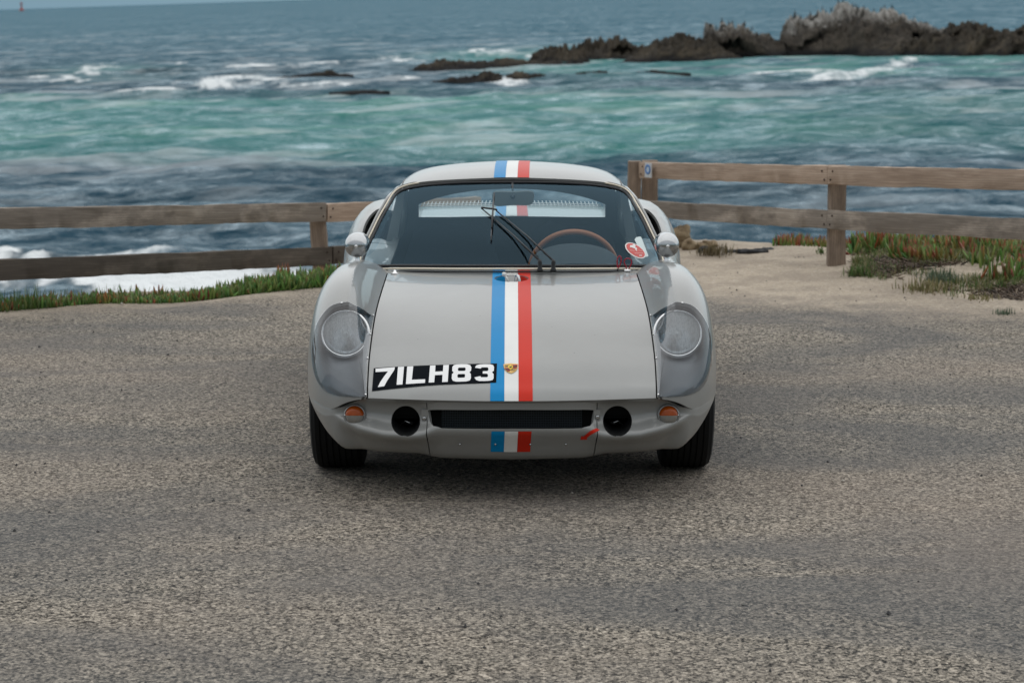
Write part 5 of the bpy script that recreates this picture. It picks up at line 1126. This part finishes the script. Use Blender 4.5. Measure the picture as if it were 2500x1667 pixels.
# left fence: line through two sighted points, running on behind the car
lf0 = at(0, 507.6, 4.4); lf1 = at(790, 495.6, 6.9)
dirL = (lf1 - lf0) / (lf1[1] - lf0[1])
lfence = empty('wooden_fence', (0, 0, 0)); tag(lfence, 'weathered low two-rail wooden fence behind the green verge, left of the car', 'fence', 'fences along the bluff')
ptop = lambda k: lf0 + (lf1 - lf0) * k
lb0 = at(0, 634.5, 4.4); lb1 = at(790, 603.5, 6.9); pbot = lambda k: lb0 + (lb1 - lb0) * k
off = np.array([0, 0, -RH / 2])
beam('rail', ptop(-0.42) + off, ptop(0.998) + off, RH, 0.05, m_w2, lfence, 1); beam('rail', ptop(1.004) + off + (0, 0, -0.006), ptop(1.62) + off + (0, 0, 0.03), RH, 0.05, m_w1, lfence, 2)
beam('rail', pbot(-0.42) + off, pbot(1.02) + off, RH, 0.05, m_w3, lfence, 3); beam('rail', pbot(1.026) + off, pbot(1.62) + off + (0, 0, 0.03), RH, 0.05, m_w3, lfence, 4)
nL = np.array([dirL[1], -dirL[0], 0]); nL /= np.linalg.norm(nL)
if nL[1] < 0: nL = -nL
for k in (1.008, -0.40, 1.6):
    p = ptop(k) + nL * 0.078 + np.array([0.0, 0, -0.02]); q = p.copy(); q[2] = -0.45; q[0] += 0.06 * (k > 0.9 and k < 1.2)
    beam('post', q, p, 0.105, 0.105, m_w4, lfence, int(10 + 5 * k))
# right fence
r0 = at(1568, 395.5, 8.5); r1 = at(2028, 405.5, 6.37); r2 = at(2500, 413.5, 4.72)
s0_ = at(1574, 490, 8.5); s1_ = at(2028, 514, 6.37); s2_ = at(2500, 533.5, 4.72)
rfence = empty('wooden_fence', (0, 0, 0)); tag(rfence, 'brown two-rail wooden fence standing on the sand, right of the car', 'fence', 'fences along the bluff')
ext = lambda a, b, k: a + (b - a) * k
beam('rail', r0 + off, r1 + off, RH, 0.055, m_w1, rfence, 21); beam('rail', ext(r1, r2, 0.004) + off, ext(r1, r2, 1.5) + off, RH, 0.055, m_w1, rfence, 22)
beam('rail', s0_ + off, ext(s1_, s2_, 1.5) * 0 + ext(s0_, s1_, 1.0) + off, RH, 0.055, m_w2, rfence, 23); beam('rail', ext(s1_, s2_, 0.001) + off, ext(s1_, s2_, 1.5) + off, RH, 0.055, m_w2, rfence, 24)
nR = np.array([-(r1 - r0)[1], (r1 - r0)[0], 0]); nR /= np.linalg.norm(nR); nR *= np.sign(nR[1])
def post(px0, px1, top, y, base, seed, shift=0.0):
    w = (px1 - px0) / FPX * (y + CAM_D); c = at((px0 + px1) / 2, top, y + shift); q = c.copy(); q[2] = base; return beam('post', q, c, w, w * 0.95, m_w4, rfence, seed)
post(2024, 2066, 404, 6.37, -0.25, 31, 0.09)
post(1533, 1565, 393.5, 8.55, -0.3, 32, 0.0); post(1567, 1605, 392, 8.55, -0.3, 33, 0.12)
pp = ext(r1, r2, 1.42) + nR * 0.09; beam('post', np.array([pp[0], pp[1], -0.3]), pp, 0.11, 0.11, m_w4, rfence, 34)
# trail marker on the corner
sg = empty('marker_plate'); cpt = at(1583, 416, 8.30); sg.location = cpt; sgv = math.atan2((r1 - r0)[1], (r1 - r0)[0]); sg.rotation_euler = (0, 0, sgv)
MB().box((0, 0, 0), (0.045, 0.004, 0.052)).build('plate', mat('plate_white', (0.52, 0.54, 0.56), 0.5), sg, False)
MB().lathe([(0.036, 0), (0.036, -0.003), (0.022, -0.003), (0.022, 0)], (0, -0.0045, 0.006), 'Y', 28, None, 0, False).build('ring', mat('plate_blue', (0.06, 0.18, 0.46), 0.5), sg)
MB().lathe([(0.022, -0.001), (0.0, -0.001)], (0, -0.0045, 0.006), 'Y', 20, None, 0, False).build('disc', mat('plate_pale', (0.45, 0.55, 0.66), 0.5), sg)
tag(sg, 'small white plate with a blue ring on the fence corner', 'sign')

# ------------------------------------------------------------------ plants
m_leaf = mat('ice_plant_leaf', (0.1, 0.2, 0.05), 0.42); g = N(m_leaf); g.l(g.attr('Col').outputs['Color'], g.b.inputs['Base Color']); g.b.inputs['Specular IOR Level'].default_value = 0.35
m_grass = mat('grass_blade', (0.1, 0.2, 0.05), 0.6); g = N(m_grass); g.l(g.attr('Col').outputs['Color'], g.b.inputs['Base Color']); g.b.inputs['Specular IOR Level'].default_value = 0.2
def fingers(name, base, L, rad, lean, az, cols_a, cols_b, m, sides=3, parent=None, curve_up=0.5):
    """fleshy fingers or blades: base (n,3), length, radius, lean from vertical, heading, colour at foot and tip"""
    n = len(base); ts = np.array([0, 0.3, 0.6, 0.85, 1.0]); rr = np.array([0.75, 1.0, 0.85, 0.5, 0.02]); k = len(ts)
    V = np.zeros((n, k, sides, 3)); C = np.ones((n, k, sides, 4))
    hd_ = np.stack([np.cos(az), np.sin(az), np.zeros(n)], 1); sd_ = np.stack([-np.sin(az), np.cos(az), np.zeros(n)], 1); pos = base.copy(); prev = 0
    for i, t in enumerate(ts):
        le = lean * (1 - curve_up * t); d = hd_ * np.sin(le)[:, None] + np.array([0, 0, 1.0]) * np.cos(le)[:, None]; pos = pos + d * (L * (t - prev))[:, None]; prev = t
        nn = np.cross(d, sd_)
        for q in range(sides):
            a = 2 * math.pi * q / sides; V[:, i, q] = pos + (sd_ * math.cos(a) + nn * math.sin(a) * (1 if sides > 2 else 0.25)) * (rad * rr[i])[:, None]
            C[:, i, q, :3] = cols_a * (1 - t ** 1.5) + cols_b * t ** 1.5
    idx = np.arange(n)[:, None] * (k * sides); F = []
    for i in range(k - 1):
        for q in range(sides if sides > 2 else 1):
            a, b = i * sides + q, i * sides + (q + 1) % sides; F.append(idx + np.array([[a, b, b + sides, a + sides]]))
    F = np.concatenate(F, 0).reshape(-1, 4)
    o = big_mesh(name, V.reshape(-1, 3), F, m, True, parent); set_attr(o, 'Col', C.reshape(-1, 4), 'FLOAT_COLOR'); return o
GREEN = np.array([(0.085, 0.20, 0.040), (0.12, 0.24, 0.055), (0.06, 0.15, 0.04), (0.16, 0.25, 0.06)]); REDS = np.array([(0.30, 0.055, 0.035), (0.36, 0.10, 0.04), (0.22, 0.05, 0.04), (0.40, 0.16, 0.05)])
def colours(n, pred, seed=0):
    a = GREEN[RNG.integers(0, 4, n)] * RNG.uniform(0.75, 1.25, (n, 1)); red = RNG.random(n) < pred
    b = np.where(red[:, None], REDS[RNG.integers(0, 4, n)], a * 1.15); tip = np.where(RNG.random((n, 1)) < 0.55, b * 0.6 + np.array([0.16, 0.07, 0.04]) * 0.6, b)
    a = np.where((red & (RNG.random(n) < 0.35))[:, None], REDS[RNG.integers(0, 4, n)] * 0.8, a); return a, tip
def scatter_left(n):
    t = RNG.random(n * 4); P = np.array([eL[0] + (eL[1] - eL[0]) * 0, ]); xs = np.interp(t, [0, 1], [-3.35, -1.02]); ys = Ya(xs) + np.abs(RNG.normal(0, 0.16, n * 4)) + 0.005 + 0.03 * noise2(xs * 6, xs * 0, 5)
    dens = noise2(xs * 3.1, ys * 3.1, 17) * 0.7 + 0.45 * smooth(-2.9, -1.9, xs); k = (RNG.random(n * 4) < dens) & (ys < Yb(xs) + 0.25); return xs[k][:n], ys[k][:n]
xs, ys = scatter_left(2600); n = len(xs); big = smooth(-2.3, -1.5, xs); clump = noise2(xs * 5.5, ys * 5.5, 23)
a, b = colours(n, np.clip(0.24 - 0.2 * big, 0.04, 1)); hot = (clump > 0.80); b[hot] = REDS[RNG.integers(0, 4, hot.sum())] * 1.15
Ls = RNG.uniform(0.055, 0.105, n) * (0.75 + 0.65 * big) * (0.55 + 0.75 * clump)
mat_l = fingers('ice_plant_mat', np.stack([xs, ys, land_z(xs, ys) - 0.01], 1), Ls, RNG.uniform(0.007, 0.0125, n), np.abs(RNG.normal(0.0, 0.58, n)) + 0.05, RNG.uniform(0, 6.28, n), a, b, m_leaf)
tag(mat_l, 'bright green ice plant with red tips along the asphalt edge at left', 'ice plant', kind='stuff')
xs = RNG.uniform(-3.5, -1.0, 1500); ys = Ya(xs) + RNG.uniform(-0.03, 0.28, 1500); n = len(xs); gg = np.array([(0.12, 0.19, 0.05), (0.20, 0.19, 0.08), (0.09, 0.16, 0.05)])[RNG.integers(0, 3, n)]
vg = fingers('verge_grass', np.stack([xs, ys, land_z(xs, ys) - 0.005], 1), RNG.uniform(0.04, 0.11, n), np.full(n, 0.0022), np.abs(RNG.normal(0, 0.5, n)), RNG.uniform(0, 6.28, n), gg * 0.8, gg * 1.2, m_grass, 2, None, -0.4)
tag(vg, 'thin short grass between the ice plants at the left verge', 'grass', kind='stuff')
def tuft(px, py, n_, h, spread, cola, label, rad=0.003, y=None):
    p = on_ground(px, py); zz = float(land_z(p[0], p[1])); base = np.zeros((n_, 3)); rr = RNG.normal(0, spread, (n_, 2)); base[:, :2] = rr; base[:, 2] = [float(land_z(p[0] + q[0], p[1] + q[1])) - zz - 0.01 for q in rr]
    c = np.array(cola)[RNG.integers(0, len(cola), n_)]
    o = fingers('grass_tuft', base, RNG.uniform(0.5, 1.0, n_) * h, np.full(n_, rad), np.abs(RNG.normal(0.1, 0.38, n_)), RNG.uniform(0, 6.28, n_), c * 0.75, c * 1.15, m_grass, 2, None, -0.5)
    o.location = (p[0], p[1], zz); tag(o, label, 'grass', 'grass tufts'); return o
GR1 = [(0.10, 0.18, 0.05), (0.15, 0.20, 0.07), (0.08, 0.14, 0.04)]; GR2 = [(0.24, 0.21, 0.10), (0.19, 0.20, 0.08), (0.30, 0.25, 0.14)]; GR3 = [(0.12, 0.17, 0.11), (0.16, 0.20, 0.14)]
tuft(22, 757, 46, 0.15, 0.05, GR1, 'spiky green grass tuft at the far left edge of the verge'); tuft(78, 752, 60, 0.16, 0.045, GR1, 'tall spiky grass tuft left of the red-tipped leaves')
tuft(2262, 718, 300, 0.085, 0.075, GR2, 'large olive grass tuft on the sand below the right fence'); tuft(2300, 703, 200, 0.10, 0.06, GR3, 'grey green grass tuft behind the large olive one')
tuft(2098, 690, 130, 0.09, 0.045, GR1, 'green grass tuft right of the fence post'); tuft(2452, 768, 70, 0.05, 0.03, GR3, 'small grey green tuft alone on the sand near the right edge'); tuft(2012, 640, 50, 0.07, 0.04, GR1, 'small green tuft left of the fence post')
tuft(1742, 630, 160, 0.11, 0.055, [(0.16, 0.12, 0.06), (0.12, 0.10, 0.05), (0.20, 0.16, 0.09)], 'dry brown tuft beside the broken asphalt'); tuft(2390, 735, 110, 0.05, 0.05, GR2, 'thin straw tuft in the gravel at right')
# right-hand mat
rp = [on_ground(*p)[:2] for p in [(2075, 640), (2150, 655), (2230, 672), (2330, 690), (2430, 705), (2500, 705), (2640, 710), (2640, 590), (2500, 585), (2300, 590), (2170, 600), (2090, 612)]]
def scatter_poly(poly, n, dn=None):
    q = np.array(poly); out = np.zeros((0, 2))
    while len(out) < n:
        P = np.stack([RNG.uniform(q[:, 0].min(), q[:, 0].max(), n * 2), RNG.uniform(q[:, 1].min(), q[:, 1].max(), n * 2)], 1); k = inside(P, q)
        if dn is not None: k &= RNG.random(len(P)) < dn(P)
        out = np.vstack([out, P[k]])
    return out[:n]
P = scatter_poly(rp, 5600, lambda P: smooth(0.32, 0.62, fbm(P[:, 0] * 2.3, P[:, 1] * 2.3, 3, 33))); n = len(P); cl = noise2(P[:, 0] * 3.0, P[:, 1] * 3.0, 71)
a, b = colours(n, 0.45); r_ = cl > 0.62; a[r_] = a[r_] * 0.5 + REDS[RNG.integers(0, 4, r_.sum())] * 0.5
mr = fingers('ice_plant_mat', np.column_stack([P, land_z(P[:, 0], P[:, 1]) - 0.01]), RNG.uniform(0.06, 0.14, n) * (0.55 + 0.9 * noise2(P[:, 0] * 4, P[:, 1] * 4, 6)), RNG.uniform(0.007, 0.0135, n), np.abs(RNG.normal(0, 0.75, n)), RNG.uniform(0, 6.28, n), a, b, m_leaf)
tag(mr, 'green and red ice plant spreading under the right fence', 'ice plant', kind='stuff')
rp2 = [on_ground(*p)[:2] for p in [(1880, 604), (1960, 606), (2100, 612), (2150, 600), (2100, 592), (1900, 594)]]
P = scatter_poly(rp2, 420); n = len(P); a, b = colours(n, 0.7)
mr2 = fingers('ice_plant_mat', np.column_stack([P, land_z(P[:, 0], P[:, 1]) - 0.01]), RNG.uniform(0.05, 0.10, n), RNG.uniform(0.006, 0.009, n), np.abs(RNG.normal(0, 0.35, n)), RNG.uniform(0, 6.28, n), a, b, m_leaf)
tag(mr2, 'row of reddish ice plant at the bluff edge left of the fence post', 'ice plant', kind='stuff')
rp3 = [on_ground(*p)[:2] for p in [(2075, 690), (2140, 700), (2230, 712), (2330, 735), (2420, 720), (2500, 712), (2600, 715), (2600, 640), (2300, 630), (2090, 640)]]
P = scatter_poly(rp3, 9500, lambda P: smooth(0.30, 0.58, fbm(P[:, 0] * 2.0, P[:, 1] * 2.0, 4, 44))); n = len(P); c = np.array(GR1 + GR2)[RNG.integers(0, 6, n)]
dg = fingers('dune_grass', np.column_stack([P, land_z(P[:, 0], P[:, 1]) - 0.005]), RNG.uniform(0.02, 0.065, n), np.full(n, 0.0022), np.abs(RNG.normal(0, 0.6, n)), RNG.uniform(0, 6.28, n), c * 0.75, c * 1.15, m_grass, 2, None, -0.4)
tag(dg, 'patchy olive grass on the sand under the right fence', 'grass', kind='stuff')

P = scatter_poly([on_ground(*p)[:2] for p in [(2080, 690), (2200, 700), (2330, 725), (2420, 735), (2600, 740), (2600, 600), (2200, 605), (2085, 615)]], 3600, lambda P: smooth(0.42, 0.60, fbm(P[:, 0] * 2.6, P[:, 1] * 2.6, 4, 144))); n = len(P); c = np.array([(0.075, 0.050, 0.036), (0.13, 0.095, 0.07), (0.045, 0.035, 0.028), (0.20, 0.155, 0.115)])[RNG.integers(0, 4, n)]
lt = fingers('plant_litter', np.column_stack([P, land_z(P[:, 0], P[:, 1]) - 0.002]), RNG.uniform(0.03, 0.09, n), RNG.uniform(0.003, 0.0065, n), RNG.uniform(1.15, 1.6, n), RNG.uniform(0, 6.28, n), c, c * 1.2, m_grass, 3, None, 0.1)
tag(lt, 'brown dead stems littering the sand under the right fence', 'plant litter', kind='stuff')

# ------------------------------------------------------------------ stones
def stone(name, px, py, size, label, m, seed, cat='stone', sq=0.7, group=None, y=None):
    p = on_ground(px, py) if y is None else at(px, py, y); n1_, n2_ = 26, 18; V = []
    for i in range(n2_ + 1):
        th = math.pi * i / n2_
        for j in range(n1_):
            ph = 2 * math.pi * j / n1_; d = np.array([math.sin(th) * math.cos(ph), math.sin(th) * math.sin(ph), math.cos(th)])
            r = 1 + 0.55 * (float(noise2(d[0] * 1.6 + seed, d[1] * 1.6 + d[2] * 1.3, seed)) - 0.5) + 0.28 * (float(noise2(d[0] * 4 + seed, d[1] * 4 + d[2] * 3.1, seed + 1)) - 0.5)
            r /= max(abs(d[0]) ** 3 + abs(d[1]) ** 3 + abs(d[2]) ** 3, 0.2) ** 0.16
            V.append(d * r * np.array([size[0], size[1], size[2]]))
    F = [(i * n1_ + j, (i + 1) * n1_ + j, (i + 1) * n1_ + (j + 1) % n1_, i * n1_ + (j + 1) % n1_) for i in range(n2_) for j in range(n1_)]
    o = mesh(name, V, F, m); zz = float(land_z(p[0], p[1])) if y is None else p[2]; o.location = (p[0], p[1], zz + size[2] * sq - (0 if y is None else size[2] * sq)); tag(o, label, cat, group); return o
def stonem(name, a, b, c):
    m = mat(name, b, 0.92); g = N(m); n = g.noise(g.coord((1, 1, 2.2)), 9, 7, 0.7); g.l(g.ramp(n, [(0.3, a), (0.52, b), (0.75, c)]), g.b.inputs['Base Color']); g.l(g.bump(n, 0.8, 0.02), g.b.inputs['Normal']); g.b.inputs['Specular IOR Level'].default_value = 0.2; return m
m_tan = stonem('tan_stone', (0.12, 0.085, 0.055), (0.30, 0.225, 0.14), (0.46, 0.37, 0.25)); m_asp = stonem('asphalt_chunk', (0.012, 0.013, 0.015), (0.05, 0.052, 0.056), (0.13, 0.13, 0.13))
stone('boulder', 1660, 605, (0.075, 0.10, 0.085), 'tan boulder right behind the car at the bluff edge', m_tan, 3, 'boulder', 0.7, 'stones at the bluff edge')
stone('boulder', 1682, 612, (0.060, 0.07, 0.045), 'round tan stone in front of the tan boulder', m_tan, 7, 'boulder', 0.6, 'stones at the bluff edge')
stone('boulder', 1712, 612, (0.050, 0.06, 0.030), 'low yellowish stone right of the tan boulder', m_tan, 9, 'boulder', 0.5, 'stones at the bluff edge')
stone('boulder', 1735, 608, (0.055, 0.06, 0.028), 'flat pale stone beside the dry tuft', m_tan, 12, 'boulder', 0.5, 'stones at the bluff edge')
stone('asphalt_fragment', 1722, 622, (0.045, 0.05, 0.032), 'grey asphalt lump left of the dry tuft', m_asp, 15, 'asphalt', 0.5, 'broken asphalt at the lot edge')
for i, (px, py, sx_, sz_, lb) in enumerate([(1790, 620, .06, .012, 'thin dark asphalt crust nearest the dry tuft'), (1822, 627, .075, .018, 'middle of the dark crumbled asphalt in the sand'), (1850, 630, .07, .020, 'thickest dark crumbled asphalt piece in the sand'), (1874, 622, .045, .010, 'small dark asphalt crust at the right of the crumbled strip')]):
    stone('asphalt_fragment', px, py, (sx_, 0.06, sz_), lb, m_asp, 20 + i, 'asphalt', 0.35, 'broken asphalt at the lot edge')
# loose chippings on the lot
PB = MB(); V0 = np.array([(-1, 0, 0), (1, 0, 0), (0, -1, 0), (0, 1, 0), (0, 0, 1), (0, 0, -0.6)], float); F0 = [(0, 2, 4), (2, 1, 4), (1, 3, 4), (3, 0, 4), (2, 0, 5), (1, 2, 5), (3, 1, 5), (0, 3, 5)]
for _ in range(900):
    x, y = RNG.uniform(-3.4, 3.4), RNG.uniform(-4.5, 7.0)
    if y > Yb(x) - 0.3: continue
    s_ = RNG.uniform(0.003, 0.008) * (1.5 if RNG.random() < 0.08 else 1); a_ = RNG.uniform(0, 6.28); c_, q_ = math.cos(a_), math.sin(a_); W = V0 * s_ * RNG.uniform(0.6, 1.2, (6, 3)); W = W @ np.array([[c_, q_, 0], [-q_, c_, 0], [0, 0, 1]])
    PB.add(W + np.array([x, y, float(land_z(x, y)) + s_ * 0.3]), F0, int(RNG.integers(0, 3)))
gvl = PB.build('gravel', [mat('chip_dark', (0.05, 0.05, 0.052), 0.9), mat('chip_grey', (0.2, 0.19, 0.175), 0.9), mat('chip_pale', (0.42, 0.38, 0.33), 0.9)], None, False); tag(gvl, 'loose stone chippings scattered over the asphalt', 'gravel', kind='stuff')

# ------------------------------------------------------------------ lay the land frame into the world
for o in LANDOBJ: o.matrix_basis = LAND @ o.matrix_basis
